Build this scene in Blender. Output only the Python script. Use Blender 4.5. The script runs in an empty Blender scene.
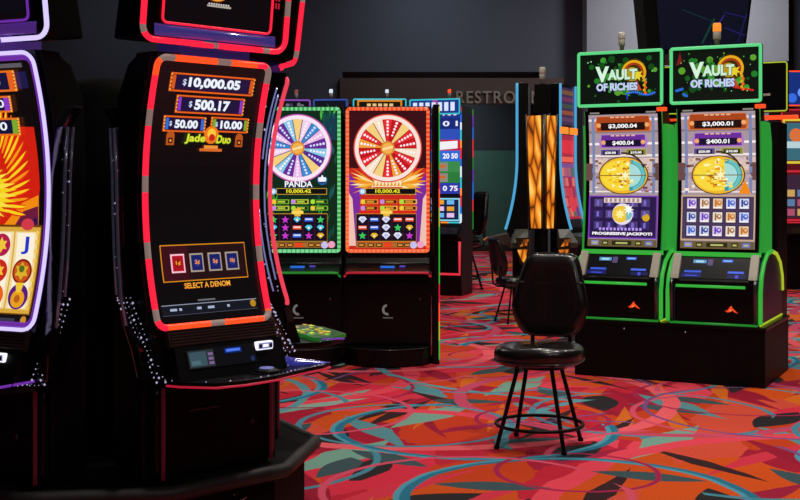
import bpy, bmesh, math, random
from mathutils import Vector, Matrix
random.seed(7)
sc = bpy.context.scene
COL = sc.collection
PI = math.pi
R = math.radians

# ------------------------------------------------------------------ colour / materials
def lin(h, k=1.0):
    if isinstance(h, (tuple, list)):
        return tuple(h)
    h = h.lstrip('#')
    out = []
    for i in (0, 2, 4):
        c = int(h[i:i + 2], 16) / 255
        out.append((c / 12.92 if c <= .04045 else ((c + .055) / 1.055) ** 2.4) * k)
    return tuple(out)

MATS = {}
def mat(name, base='#0b0b0c', rough=.4, metal=0., emit=None, es=1., spec=.5, noise=.12, nscale=18., bump=0., coat=0.):
    if name in MATS:
        return MATS[name]
    m = bpy.data.materials.new(name); m.use_nodes = True
    nt = m.node_tree; b = nt.nodes['Principled BSDF']
    c = lin(base)
    b.inputs['Base Color'].default_value = (*c, 1)
    b.inputs['Roughness'].default_value = rough
    b.inputs['Metallic'].default_value = metal
    b.inputs['Specular IOR Level'].default_value = spec
    b.inputs['Coat Weight'].default_value = coat
    b.inputs['Coat Roughness'].default_value = .08
    if noise:
        tc = nt.nodes.new('ShaderNodeTexCoord'); nz = nt.nodes.new('ShaderNodeTexNoise')
        nz.inputs['Scale'].default_value = nscale; nz.inputs['Detail'].default_value = 4
        nt.links.new(tc.outputs['Object'], nz.inputs['Vector'])
        mx = nt.nodes.new('ShaderNodeMix'); mx.data_type = 'RGBA'
        mx.inputs[6].default_value = (*[v * (1 - noise) for v in c], 1)
        mx.inputs[7].default_value = (*[min(1, v * (1 + noise)) for v in c], 1)
        nt.links.new(nz.outputs['Fac'], mx.inputs[0]); nt.links.new(mx.outputs[2], b.inputs['Base Color'])
        if bump:
            bp = nt.nodes.new('ShaderNodeBump'); bp.inputs['Strength'].default_value = bump; bp.inputs['Distance'].default_value = .01
            nt.links.new(nz.outputs['Fac'], bp.inputs['Height']); nt.links.new(bp.outputs['Normal'], b.inputs['Normal'])
    if emit:
        b.inputs['Emission Color'].default_value = (*lin(emit), 1)
        b.inputs['Emission Strength'].default_value = es
    MATS[name] = m
    return m

def glow(name, h, s=1.0, base='#050505'):
    return mat('glow_' + name, base, .35, emit=h, es=s, noise=0)

def screen_mat():
    m = bpy.data.materials.new('screen_image'); m.use_nodes = True
    nt = m.node_tree; b = nt.nodes['Principled BSDF']
    b.inputs['Base Color'].default_value = (.004, .004, .005, 1); b.inputs['Roughness'].default_value = .22
    a = nt.nodes.new('ShaderNodeAttribute'); a.attribute_name = 'Col'
    nt.links.new(a.outputs['Color'], b.inputs['Emission Color']); b.inputs['Emission Strength'].default_value = 1.0
    return m
SCREEN = screen_mat()

BLK = mat('gloss_black', '#0b0b0d', .3, spec=.22)
SAT = mat('satin_black', '#0d0d0f', .42, spec=.16)
MATTE = mat('matte_black', '#0a0a0a', .75, spec=.12)
CAB = mat('cabinet_black', '#0d0d0e', .4, spec=.18)
WINGM = mat('lacquer_black', '#0a0a0d', .12, coat=1., bump=.25, nscale=30)
CHROME = mat('chrome', '#8a8c94', .16, metal=1.)
STEEL = mat('brushed_steel', '#6b6b6e', .35, metal=1.)
GREY = mat('grey_plastic', '#bdbaad', .45)
PALE = mat('pale_plate', '#b9b7a6', .45)
DIFF = mat('led_diffuser_grey_glow', '#8a7c74', .5, emit='#8a7670', es=.7)  # unlit segments carry a painted grey glow to read lighter
VINYL = mat('black_vinyl', '#151313', .27, bump=.08, nscale=140, spec=.55, coat=.25)
FRAMEB = mat('black_powder_coat', '#0a0a0a', .45, spec=.25)
GRILL = mat('brown_grille', '#2b2120', .55)
DOORM = mat('door_black', '#080808', .5, spec=.08)
RUB = mat('rubber_bumper', '#232122', .55)
AMBER_OFF = mat('beacon_lens', '#cfcabb', .4)

# ------------------------------------------------------------------ object helpers
def link(o, parent=None):
    COL.objects.link(o)
    if parent is not None:
        o.parent = parent
    return o

def thing(name, label, cat, loc=(0, 0, 0), rz=0., group=None):
    o = bpy.data.objects.new(name, None); o.empty_display_size = .1
    o.location = loc; o.rotation_euler = (0, 0, rz)
    o['label'] = label; o['category'] = cat
    if group: o['group'] = group
    return link(o)

def tag(o, label, cat, group=None):
    o['label'] = label; o['category'] = cat
    if group: o['group'] = group
    return o

def copy_tree(o, parent=None):
    c = o.copy(); link(c, parent)
    for ch in list(o.children):
        copy_tree(ch, c)
    return c

class MB:
    def __init__(s):
        s.v = []; s.f = []; s.mi = []; s.m = []; s.sm = []
    def slot(s, m):
        if m not in s.m: s.m.append(m)
        return s.m.index(m)
    def add(s, vs, fs, m, smooth=False):
        o = len(s.v); k = s.slot(m) if not isinstance(m, list) else None
        s.v += [tuple(p) for p in vs]
        for i, f in enumerate(fs):
            s.f.append([o + j for j in f]); s.sm.append(smooth)
            s.mi.append(k if k is not None else s.slot(m[i]))
        return s
    def box(s, a, b, m, bev=0.):
        bm = bmesh.new()
        bmesh.ops.create_cube(bm, size=1)
        for v in bm.verts:
            v.co = Vector([a[i] + (b[i] - a[i]) * (v.co[i] + .5) for i in range(3)])
        if bev:
            bmesh.ops.bevel(bm, geom=bm.edges[:], offset=bev, segments=2, affect='EDGES', profile=.6)
        bm.verts.index_update()
        s.add([v.co[:] for v in bm.verts], [[v.index for v in f.verts] for f in bm.faces], m)
        bm.free(); return s
    def prism(s, poly, x0, x1, m, axis='x', bev=0.):
        """poly: 2-D outline; axis x: (y,z), axis z: (x,y), axis y: (x,z)"""
        bm = bmesh.new()
        def P(p, t):
            return (t, p[0], p[1]) if axis == 'x' else ((p[0], p[1], t) if axis == 'z' else (p[0], t, p[1]))
        A = [bm.verts.new(P(p, x0)) for p in poly]; B = [bm.verts.new(P(p, x1)) for p in poly]
        n = len(poly)
        bm.faces.new(A[::-1]); bm.faces.new(B)
        for i in range(n):
            bm.faces.new((A[i], A[(i + 1) % n], B[(i + 1) % n], B[i]))
        bmesh.ops.recalc_face_normals(bm, faces=bm.faces[:])
        if bev:
            es = [e for e in bm.edges if len(e.link_faces) == 2 and e.calc_face_angle(0) > .5]
            bmesh.ops.bevel(bm, geom=es, offset=bev, segments=2, affect='EDGES', profile=.6)
        bmesh.ops.triangulate(bm, faces=[f for f in bm.faces if len(f.verts) > 4])
        bm.verts.index_update()
        s.add([v.co[:] for v in bm.verts], [[v.index for v in f.verts] for f in bm.faces], m)
        bm.free(); return s
    def tube(s, pts, r, m, closed=False, seg=8, mfn=None, flat=1.0):
        pts = [Vector(p) for p in pts]; n = len(pts)
        tans = []
        for i in range(n):
            if closed: t = pts[(i + 1) % n] - pts[i - 1]
            else: t = pts[min(i + 1, n - 1)] - pts[max(i - 1, 0)]
            tans.append(t.normalized())
        up = Vector((0, -1, 0)) if abs(tans[0].y) < .9 else Vector((1, 0, 0))
        nrm = (up - tans[0] * up.dot(tans[0])).normalized()
        vs = []; fs = []; ms = []; L = 0
        for i in range(n):
            if i:
                nrm = (nrm - tans[i] * nrm.dot(tans[i])).normalized()
            bn = tans[i].cross(nrm)
            rr = r(i / (n - 1)) if callable(r) else r
            for k in range(seg):
                a = 2 * PI * k / seg
                vs.append(pts[i] + nrm * math.cos(a) * rr * flat + bn * math.sin(a) * rr)
        m0 = m
        for i in range(n if closed else n - 1):
            j = (i + 1) % n
            mm = mfn(L) if mfn else m0
            L += (pts[j] - pts[i]).length
            for k in range(seg):
                fs.append([i * seg + k, i * seg + (k + 1) % seg, j * seg + (k + 1) % seg, j * seg + k]); ms.append(mm)
        if not closed:
            fs.append(list(range(seg))[::-1]); ms.append(ms[0]); fs.append([(n - 1) * seg + k for k in range(seg)]); ms.append(ms[-1])
        return s.add(vs, fs, ms, True)
    def lathe(s, prof, c, m, seg=24, axis='z'):
        vs = []; fs = []
        for (r, z) in prof:
            for k in range(seg):
                a = 2 * PI * k / seg
                if axis == 'z': vs.append((c[0] + r * math.cos(a), c[1] + r * math.sin(a), c[2] + z))
                else: vs.append((c[0] + r * math.cos(a), c[1] - z, c[2] + r * math.sin(a)))
        for i in range(len(prof) - 1):
            for k in range(seg):
                fs.append([i * seg + k, i * seg + (k + 1) % seg, (i + 1) * seg + (k + 1) % seg, (i + 1) * seg + k])
        fs.append(list(range(seg))[::-1]); fs.append([(len(prof) - 1) * seg + k for k in range(seg)])
        return s.add(vs, fs, m, True)
    def loft(s, loops, m, caps=True, smooth=True):
        n = len(loops[0]); vs = [p for l in loops for p in l]; fs = []
        for i in range(len(loops) - 1):
            for k in range(n):
                fs.append([i * n + k, i * n + (k + 1) % n, (i + 1) * n + (k + 1) % n, (i + 1) * n + k])
        if caps:
            fs.append(list(range(n))[::-1]); fs.append([(len(loops) - 1) * n + k for k in range(n)])
        return s.add(vs, fs, m, smooth)
    def bead(s, p, r, m):
        x, y, z = p
        vs = [(x + r, y, z), (x - r, y, z), (x, y + r, z), (x, y - r, z), (x, y, z + r), (x, y, z - r)]
        fs = [(0, 2, 4), (2, 1, 4), (1, 3, 4), (3, 0, 4), (2, 0, 5), (1, 2, 5), (3, 1, 5), (0, 3, 5)]
        return s.add(vs, fs, m, True)
    def build(s, name, parent=None, dz=0.):
        me = bpy.data.meshes.new(name)
        me.from_pydata(s.v, [], s.f)
        for m in s.m: me.materials.append(m)
        me.polygons.foreach_set('material_index', s.mi)
        me.polygons.foreach_set('use_smooth', s.sm)
        bm = bmesh.new(); bm.from_mesh(me)
        bmesh.ops.recalc_face_normals(bm, faces=bm.faces[:]); bm.to_mesh(me); bm.free()
        me.update()
        o = bpy.data.objects.new(name, me); o.location = (0, 0, dz)
        return link(o, parent)

# ------------------------------------------------------------------ lettering
_TX = {}
def glyphs(txt, bold=.0, spc=1.):
    key = (txt, bold, spc)
    if key in _TX: return _TX[key]
    cu = bpy.data.curves.new('lettering', 'FONT'); cu.body = txt; cu.offset = bold; cu.resolution_u = 3; cu.space_character = spc
    cu.fill_mode = 'FRONT'
    o = bpy.data.objects.new('lettering', cu); COL.objects.link(o)
    bpy.context.view_layer.update()
    ev = o.evaluated_get(bpy.context.evaluated_depsgraph_get()); me = ev.to_mesh()
    vs = [(v.co.x, v.co.y) for v in me.vertices]; fs = [tuple(p.vertices) for p in me.polygons]
    ev.to_mesh_clear(); bpy.data.objects.remove(o); bpy.data.curves.remove(cu)
    xs = [v[0] for v in vs]; ys = [v[1] for v in vs]
    x0, x1, y0, y1 = min(xs), max(xs), min(ys), max(ys)
    vs = [((x - (x0 + x1) / 2) / (y1 - y0), (y - (y0 + y1) / 2) / (y1 - y0)) for x, y in vs]
    _TX[key] = (vs, fs, (x1 - x0) / (y1 - y0))
    return _TX[key]

# ------------------------------------------------------------------ screen pictures (mesh artwork on a display surface)
class Canvas:
    """2-D artwork (a right, b up, in metres) laid on the display surface fn(a, b, lift)"""
    def __init__(s, fn, strip=None, step=.0011):
        s.fn = fn; s.strip = strip; s.step = step; s.v = []; s.f = []; s.c = []
    def _emit(s, pts, c, l):
        o = len(s.v); s.v += [tuple(s.fn(a, b, l * s.step)) for a, b in pts]
        s.f.append(list(range(o, o + len(pts)))); s.c.append(c)
    def poly(s, pts, col, l=1, k=1.):
        c = lin(col, k)
        if not s.strip: return s._emit(pts, c, l)
        b0 = min(p[1] for p in pts); b1 = max(p[1] for p in pts)
        n = max(1, int(math.ceil((b1 - b0) / s.strip)))
        if n == 1: return s._emit(pts, c, l)
        for i in range(n):
            lo = b0 + (b1 - b0) * i / n; hi = b0 + (b1 - b0) * (i + 1) / n
            q = s._clip(s._clip(pts, lo, 1), hi, -1)
            if len(q) > 2: s._emit(q, c, l)
    @staticmethod
    def _clip(pts, b, sg):
        out = []
        for i in range(len(pts)):
            p, q = pts[i], pts[(i + 1) % len(pts)]
            ip = sg * (p[1] - b) >= -1e-9; iq = sg * (q[1] - b) >= -1e-9
            if ip: out.append(p)
            if ip != iq:
                t = (b - p[1]) / (q[1] - p[1]); out.append((p[0] + t * (q[0] - p[0]), b))
        return out
    def rect(s, a0, b0, a1, b1, col, l=1, k=1.):
        s.poly([(a0, b0), (a1, b0), (a1, b1), (a0, b1)], col, l, k)
    def frame(s, a0, b0, a1, b1, w, col, l=1, k=1.):
        s.rect(a0, b0, a1, b0 + w, col, l, k); s.rect(a0, b1 - w, a1, b1, col, l, k)
        s.rect(a0, b0 + w, a0 + w, b1 - w, col, l, k); s.rect(a1 - w, b0 + w, a1, b1 - w, col, l, k)
    def disc(s, a, b, r, col, l=1, n=24, ry=None, k=1., t0=0., t1=2 * PI):
        ry = ry or r
        full = abs(t1 - t0 - 2 * PI) < 1e-6
        pts = [(a + r * math.cos(t0 + (t1 - t0) * i / (n if full else n - 1)), b + ry * math.sin(t0 + (t1 - t0) * i / (n if full else n - 1))) for i in range(n)]
        s.poly(pts, col, l, k)
    def ring(s, a, b, r0, r1, col, l=1, n=36, k=1., t0=0., t1=2 * PI):
        c = lin(col, k)
        for i in range(n):
            u0 = t0 + (t1 - t0) * i / n; u1 = t0 + (t1 - t0) * (i + 1) / n
            s._emit([(a + r0 * math.cos(u0), b + r0 * math.sin(u0)), (a + r1 * math.cos(u0), b + r1 * math.sin(u0)),
                     (a + r1 * math.cos(u1), b + r1 * math.sin(u1)), (a + r0 * math.cos(u1), b + r0 * math.sin(u1))], c, l)
    def star(s, a, b, r, col, l=1, n=5, q=.45, k=1., rot=PI / 2):
        for i in range(n):
            t = rot + 2 * PI * i / n; d = PI / n
            s.poly([(a, b), (a + q * r * math.cos(t - d), b + q * r * math.sin(t - d)), (a + r * math.cos(t), b + r * math.sin(t)),
                    (a + q * r * math.cos(t + d), b + q * r * math.sin(t + d))], col, l, k)
    def diamond(s, a, b, w, h, col, l=1, k=1.):
        s.poly([(a - w, b + h * .25), (a - w * .5, b + h), (a + w * .5, b + h), (a + w, b + h * .25), (a, b - h)], col, l, k)
    def text(s, t, a, b, h, col, l=2, w=None, bold=.0, k=1., slant=0.):
        vs, fs, asp = glyphs(t, bold)
        sx = (w / asp) if w else h
        c = lin(col, k)
        for f in fs:
            s._emit([(a + vs[i][0] * sx + slant * vs[i][1] * h, b + vs[i][1] * h) for i in f], c, l)
    def plaque(s, a0, b0, a1, b1, rim, fill, l=1, ends=None, w=.006):
        s.rect(a0, b0, a1, b1, rim, l); s.rect(a0 + w, b0 + w, a1 - w, b1 - w, fill, l + 1)
        if ends:
            e = (a1 - a0) * .08
            s.rect(a0 + w, b0 + w, a0 + w + e, b1 - w, ends, l + 2); s.rect(a1 - w - e, b0 + w, a1 - w, b1 - w, ends, l + 2)
    def build(s, name, parent=None, dz=0.):
        me = bpy.data.meshes.new(name); me.from_pydata(s.v, [], s.f); me.materials.append(SCREEN)
        at = me.color_attributes.new('Col', 'FLOAT_COLOR', 'CORNER')
        i = 0
        for p, c in zip(me.polygons, s.c):
            for _ in range(p.loop_total):
                at.data[i].color = (*c, 1); i += 1
        me.update()
        o = bpy.data.objects.new(name, me); o.location = (0, 0, dz)
        return link(o, parent)

def rrect(a0, b0, a1, b1, r, step=.03, cseg=6):
    pts = []
    def line(p, q):
        n = max(1, int(math.dist(p, q) / step))
        for i in range(n): pts.append((p[0] + (q[0] - p[0]) * i / n, p[1] + (q[1] - p[1]) * i / n))
    def arc(c, t0):
        for i in range(cseg): t = t0 + PI / 2 * i / cseg; pts.append((c[0] + r * math.cos(t), c[1] + r * math.sin(t)))
    line((a0 + r, b0), (a1 - r, b0)); arc((a1 - r, b0 + r), -PI / 2)
    line((a1, b0 + r), (a1, b1 - r)); arc((a1 - r, b1 - r), 0)
    line((a1 - r, b1), (a0 + r, b1)); arc((a0 + r, b1 - r), PI / 2)
    line((a0, b1 - r), (a0, b0 + r)); arc((a0 + r, b0 + r), PI)
    return pts

def sheet(mb, prof, x0, x1, th, m):
    """curved sheet: prof [(y,z)], thickness th towards +y"""
    n = len(prof)
    mb.prism(list(prof) + [(y + th, z) for y, z in reversed(prof)], x0, x1, m)

# ------------------------------------------------------------------ LED materials
RED = glow('red', '#f3203c', 1.25); ORR = glow('orange_red', '#ff4a1e', 1.3); ORG = glow('orange', '#ff8a2a', 1.2)
PURP = glow('purple', '#7a32b8', .75); NEON = glow('neon_lilac', '#d2c4ff', 1.15)
GRN = glow('green', '#35b83c', .85); GRNP = glow('pale_green', '#5fe08a', .9); GRND = glow('deep_green', '#2a9a34', .6)
GRNS2 = glow('side_green', '#2ca038', .8)
BLU = glow('sky_blue', '#55b4e8', .8); DBLU = glow('blue', '#2a6fe0', .9); YEL = glow('yellow_green', '#b9cc2f', .8)
WHT = glow('white', '#f2f2ff', 1.3); BEAD = glow('bead', '#c9bfe6', .75); CYAN = glow('cyan', '#3cc8d8', .9)  # the bead glow also draws reflected sparkle on the wings
DECKR = glow('deck_red', '#c01c38', .8)
PINKR = glow('pink_red', '#f04058', 1.0)
PINKW = glow('pink', '#ff6f8f', 1.1)

# ------------------------------------------------------------------ carpet
def carpet_material():
    m = bpy.data.materials.new('casino_carpet'); m.use_nodes = True
    nt = m.node_tree; N = nt.nodes; L = nt.links
    b = N['Principled BSDF']; b.inputs['Roughness'].default_value = .95; b.inputs['Specular IOR Level'].default_value = .1
    geo = N.new('ShaderNodeNewGeometry')
    def node(t, **kw):
        n = N.new(t)
        for k, v in kw.items(): setattr(n, k, v)
        return n
    def put(sock, v):
        if hasattr(v, 'is_linked'): L.new(v, sock)
        else: sock.default_value = v
    def M(op, a, b_=0., c=0.):
        n = node('ShaderNodeMath', operation=op); put(n.inputs[0], a); put(n.inputs[1], b_); put(n.inputs[2], c); return n.outputs[0]
    def V(op, a, b_=(0, 0, 0)):
        n = node('ShaderNodeVectorMath', operation=op); put(n.inputs[0], a); put(n.inputs[1], b_); return n.outputs[0]
    def mapv(rot=0., sx=1., sy=1., off=(0, 0, 0), src=None):
        q = node('ShaderNodeVectorRotate', rotation_type='Z_AXIS'); L.new(src or geo.outputs['Position'], q.inputs['Vector']); q.inputs['Angle'].default_value = R(rot)
        n = node('ShaderNodeMapping'); L.new(q.outputs[0], n.inputs['Vector']); n.inputs['Scale'].default_value = (sx, sy, 1); n.inputs['Location'].default_value = off
        return n.outputs[0]
    def sep(v):
        n = node('ShaderNodeSeparateXYZ'); L.new(v, n.inputs[0]); return n.outputs
    nz = node('ShaderNodeTexNoise'); nz.inputs['Scale'].default_value = 2.2; nz.inputs['Detail'].default_value = 3
    L.new(geo.outputs['Position'], nz.inputs['Vector'])
    def warped(v, k):
        return V('ADD', v, V('MULTIPLY', V('SUBTRACT', nz.outputs['Color'], (.5, .5, .5)), (k, k, 0)))
    def vor(v, scale, dist='EUCLIDEAN', rnd=1.):
        n = node('ShaderNodeTexVoronoi', voronoi_dimensions='2D', distance=dist)
        n.inputs['Scale'].default_value = scale; n.inputs['Randomness'].default_value = rnd
        L.new(v, n.inputs['Vector']); return n
    def ramp(f, stops):
        n = node('ShaderNodeValToRGB'); n.color_ramp.interpolation = 'CONSTANT'
        e = n.color_ramp.elements
        for i, (p, c) in enumerate(stops):
            x = e[i] if i < 2 else e.new(p)
            x.position = p; x.color = (*lin(c), 1)
        L.new(f, n.inputs[0]); return n.outputs[0]
    def over(base, mask, col):
        n = node('ShaderNodeMix', data_type='RGBA'); put(n.inputs[0], mask); L.new(base, n.inputs[6])
        if hasattr(col, 'is_linked'): L.new(col, n.inputs[7])
        else: n.inputs[7].default_value = (*lin(col), 1)
        return n.outputs[2]
    def chan(v, i=0):
        n = node('ShaderNodeSeparateColor'); L.new(v.outputs['Color'], n.inputs[0]); return n.outputs[i]
    def sstep(x, e, s=.008):   # 1 where x<e
        n = node('ShaderNodeMapRange', interpolation_type='SMOOTHSTEP'); put(n.inputs['Value'], x)
        n.inputs['From Min'].default_value = e - s; n.inputs['From Max'].default_value = e + s
        n.inputs['To Min'].default_value = 1; n.inputs['To Max'].default_value = 0
        return n.outputs[0]
    # shards
    A = vor(warped(mapv(-62, .75, 1.7), .25), 1.5, 'MANHATTAN')
    col = ramp(chan(A), [(0, '#c42439'), (.2, '#dc3048'), (.36, '#c8401c'), (.46, '#a81c36'), (.60, '#d8503c'), (.68, '#cc2a3a'), (.8, '#d2501c'), (.9, '#e84658')])
    # orange fields
    B = vor(warped(mapv(-75, .6, 1.1, (3.1, 1.7, 0)), .3), .8)
    col = over(col, M('MULTIPLY', M('LESS_THAN', chan(B), .36), sstep(B.outputs['Distance'], .5)), ramp(chan(B, 1), [(0, '#d8521a'), (.35, '#dc6c1e'), (.6, '#cc3c1e')]))
    # thin shards of crimson, teal, mint, charcoal
    for rot, sx, sy, sc_, thr, r_, c, off in ((-45, .4, 3.0, 1.5, .2, .4, '#d8364a', (7, 5, 0)), (-105, .4, 3.0, 1.5, .2, .4, '#9c1a34', (3, 8, 0)), (-80, .4, 3.4, 1.9, .14, .4, '#d86a24', (9, 1, 0)), (-65, .38, 3.4, 1.7, .15, .4, '#3a2226', (2, 6, 0)),
                                              (-58, .5, 1.9, 1.5, .15, .42, '#7aa596', (0, .4, 0)), (-112, .5, 2.1, 1.6, .13, .42, '#5a9098', (2.2, 7, 0)),
                                              (-70, .55, 2.2, 1.6, .11, .42, '#2f2a2c', (5.5, 1.1, 0)), (-40, .5, 2.6, 2.0, .15, .4, '#a3203f', (1.5, 3.3, 0)),
                                              (-120, .42, 3.2, 2.0, .15, .4, '#3a2428', (8, 2, 0)), (-35, .5, 2.4, 1.8, .10, .42, '#8cb0a2', (4, 9, 0))):
        v = vor(warped(mapv(rot, sx, sy, off), .12), sc_, 'MANHATTAN')
        col = over(col, M('MULTIPLY', M('LESS_THAN', chan(v), thr), sstep(v.outputs['Distance'], r_, .012)), c)
    # leaves: a lens in some cells
    def leaf(col, off, scale, thr, a_, b_, c):
        p = mapv(15, 1, 1, off); v = vor(p, scale)
        d = V('SUBTRACT', p, v.outputs['Position'])
        rt = node('ShaderNodeVectorRotate', rotation_type='Z_AXIS'); L.new(d, rt.inputs['Vector']); L.new(M('MULTIPLY', chan(v, 1), 6.28), rt.inputs['Angle'])
        s_ = sep(rt.outputs[0])
        q = M('ADD', M('POWER', M('ABSOLUTE', M('DIVIDE', s_[0], a_)), 1.7), M('ABSOLUTE', M('DIVIDE', s_[1], b_)))
        return over(col, M('MULTIPLY', M('LESS_THAN', chan(v), thr), sstep(q, 1., .03)), c)
    col = leaf(col, (0, 0, 0), 1.15, .42, .34, .13, '#2d292b')
    col = leaf(col, (4.3, 2.9, 0), 1.3, .35, .30, .09, '#40555a')
    # arcs
    def arcs(col, off, scale, r0, r1, w, thr, c, wp=.05, sx=1., sy=1., rot=0):
        p = warped(mapv(rot, sx, sy, off), wp); v = vor(p, scale)
        rad = M('ADD', r0 * scale, M('MULTIPLY', chan(v, 1), (r1 - r0) * scale))
        q = M('ABSOLUTE', M('SUBTRACT', v.outputs['Distance'], rad))
        return over(col, M('MULTIPLY', M('LESS_THAN', chan(v), thr), sstep(q, w * scale * .5, .006 * scale)), c)
    col = arcs(col, (0, 5, 0), .22, 1.2, 2.6, .13, 1., '#e8485a', .1)
    col = arcs(col, (6, 1.5, 0), .25, 1.0, 2.4, .12, 1., '#f0616b', .1)
    col = arcs(col, (2, 9, 0), .3, .9, 2.2, .07, .8, '#5c9aa6', .1)
    col = arcs(col, (9, 4, 0), .26, .9, 2.4, .10, .8, '#c84a6a', .1)
    col = arcs(col, (1.4, 2.2, 0), .6, .45, .95, .07, .55, '#2a7590')
    col = arcs(col, (1.43, 2.2, 0), .6, .46, .95, .03, .55, '#4f9cb2')
    col = arcs(col, (7.3, 3.1, 0), .7, .45, .9, .04, .5, '#4a8a9e')
    col = arcs(col, (3.8, 6.6, 0), .7, .4, .9, .03, .6, '#a5234f')
    col = arcs(col, (5.2, .6, 0), .5, .6, 1.2, .04, .8, '#d9506a')
    col = arcs(col, (8.8, 8.6, 0), .45, .6, 1.3, .03, .7, '#7b4f86')
    # pile
    f = node('ShaderNodeTexNoise'); f.inputs['Scale'].default_value = 130; f.inputs['Detail'].default_value = 2; L.new(geo.outputs['Position'], f.inputs['Vector'])
    hs = node('ShaderNodeHueSaturation'); L.new(col, hs.inputs['Color']); L.new(M('MULTIPLY_ADD', f.outputs['Fac'], 1.1, .52), hs.inputs['Value'])
    hs.inputs['Saturation'].default_value = 1.0
    L.new(hs.outputs[0], b.inputs['Base Color'])
    bp = node('ShaderNodeBump'); bp.inputs['Strength'].default_value = .4; bp.inputs['Distance'].default_value = .004
    L.new(f.outputs['Fac'], bp.inputs['Height']); L.new(bp.outputs[0], b.inputs['Normal'])
    return m

def structure(o):
    o['kind'] = 'structure'; return o

# ------------------------------------------------------------------ room shell
RX0, RX1, RY0, RY1, RZ = -11., 15., -5., 25., 6.4
WALL = mat('slate_wall', '#4c535e', .85, noise=.05, nscale=1.5)
WALLG = mat('grey_wall', '#8b8f98', .85, noise=.05, nscale=1.5)
TEAL = mat('teal_wall', '#3f6b62', .8, noise=.05, nscale=1.5)
NAVY = mat('dark_slate_wall', '#2a2f3a', .85, noise=.06, nscale=2)
HEADM = mat('brown_header', '#4a3d37', .7, noise=.12, nscale=3)
structure(MB().box((RX0, RY0, -.1), (RX1, RY1 + 4, 0), carpet_material()).build('floor'))
structure(MB().box((RX0, RY0, RZ), (RX1, RY1 + 4, RZ + .1), mat('dark_ceiling', '#15161a', .9)).build('ceiling'))
structure(MB().box((RX0 - .2, RY0, 0), (RX0, RY1 + 4, RZ), WALL).build('wall_left'))
structure(MB().box((RX1, RY0, 0), (RX1 + .2, RY1 + 4, RZ), WALL).build('wall_right'))
structure(MB().box((RX0, RY0 - .2, 0), (RX1, RY0, RZ), WALL).build('wall_front'))
# far wall: opening to the alcove between x=-1.2 and 2.4, below the header
wb = MB()
wb.box((RX0, RY1, 0), (-1.2, RY1 + .3, RZ), WALL); wb.box((2.9, RY1, 0), (7.9, RY1 + .3, RZ), WALL); wb.box((7.9, RY1, 0), (RX1, RY1 + .3, RZ), NAVY); wb.box((-1.2, RY1, 3.9), (2.9, RY1 + .3, RZ), WALL)
structure(wb.build('wall_back'))
al = MB(); al.box((-1.2, RY1 + 3, 2.35), (2.9, RY1 + 3.2, 3.9), NAVY); al.box((-1.2, RY1 + 3, 0), (2.9, RY1 + 3.2, 2.35), TEAL)
al.box((-1.4, RY1 + .3, 0), (-1.2, RY1 + 3.2, 3.9), NAVY); al.box((2.9, RY1 + .3, 0), (3.1, RY1 + 3.2, 3.9), NAVY); al.box((-1.2, RY1 + .3, 3.9), (2.9, RY1 + 3.2, 4.0), NAVY)
structure(al.build('wall_alcove'))
structure(MB().box((-1.2, RY1 + 2.96, 0), (2.9, RY1 + 3, .14), mat('dark_base', '#1a1a1c', .6)).build('baseboard_back'))
structure(MB().box((-1.25, RY1 - .12, 3.22), (3.4, RY1 + .02, 3.76), HEADM, .01).build('trim_1'))
# grey tapered pier and bulkheads at the right
pr = MB(); pr.prism([(3.8, 0), (7.9, 0), (7.9, RZ), (3.8, RZ)], RY1 - .6, RY1, WALLG, 'y'); structure(pr.build('wall_pier'))

# restrooms sign, raised metal letters on the header
sg = thing('restrooms_sign', 'raised silver restrooms lettering on the brown header far back', 'sign', (2.14, RY1 - .13, 3.23))
vs, fs, asp = glyphs('RESTROOMS', .01, 1.12)
LET = mat('sign_letter_metal', '#a8a595', .35, metal=.5)
hh = .26; ww = 1.95 / asp
lb = MB(); n = len(vs)
lb.add([(x * ww, -.04, y * hh + hh / 2) for x, y in vs] + [(x * ww, 0, y * hh + hh / 2) for x, y in vs], [tuple(f) for f in fs] + [tuple(i + n for i in reversed(f)) for f in fs], LET)
from collections import Counter
ec = Counter()
for f in fs:
    for i in range(len(f)): ec[(f[i], f[(i + 1) % len(f)])] += 1
lb.add([(x * ww, -.04, y * hh + hh / 2) for x, y in vs] + [(x * ww, 0, y * hh + hh / 2) for x, y in vs],
       [(a, b, b + n, a + n) for (a, b) in ec if (b, a) not in ec], LET)
lb.build('lettering', sg)

# hanging tapered display
hd = thing('hanging_display', 'large dark tapered video display hanging above the machines', 'display', (3.35, 13.4, 2.98))
h = MB()
def tap(z, y): k = z / 1.6; return [(-.56 - .16 * k - .02, y), (.50 + .2 * k, y), (.50 + .2 * k, y + .5), (-.56 - .16 * k - .02, y + .5)]
h.loft([[(x, y, 0) for x, y in tap(0, 0)], [(x, y, 3.3) for x, y in tap(3.3, 0)]], MATTE, smooth=False); h.build('housing', hd)
hc = Canvas(lambda a, b, o: (a, -.006 - o, b))
hc.poly([(-.44, .06), (.48, .06), (.78, 2.6), (-.66, 2.6)], '#0b0d1d', 0)
def stroke(p, q, w, c, l=1):
    d = Vector((q[0] - p[0], q[1] - p[1])); nn = Vector((-d.y, d.x)).normalized() * w / 2
    hc.poly([(p[0] - nn.x, p[1] - nn.y), (q[0] - nn.x, q[1] - nn.y), (q[0] + nn.x, q[1] + nn.y), (p[0] + nn.x, p[1] + nn.y)], c, l)
stroke((.02, .02 + .1), (.16, .40), .02, '#123c33'); stroke((.16, .27), (.27, .44), .018, '#2a1f6a'); stroke((.27, .30), (.50, .21), .014, '#1d1b5c')
stroke((.27, .47), (.52, .41), .012, '#1c1a58'); stroke((-.2, .5), (.16, .36), .012, '#0f2a36'); stroke((.42, .14), (.52, .46), .014, '#1a1850')
hc.build('screen', hd)
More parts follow.
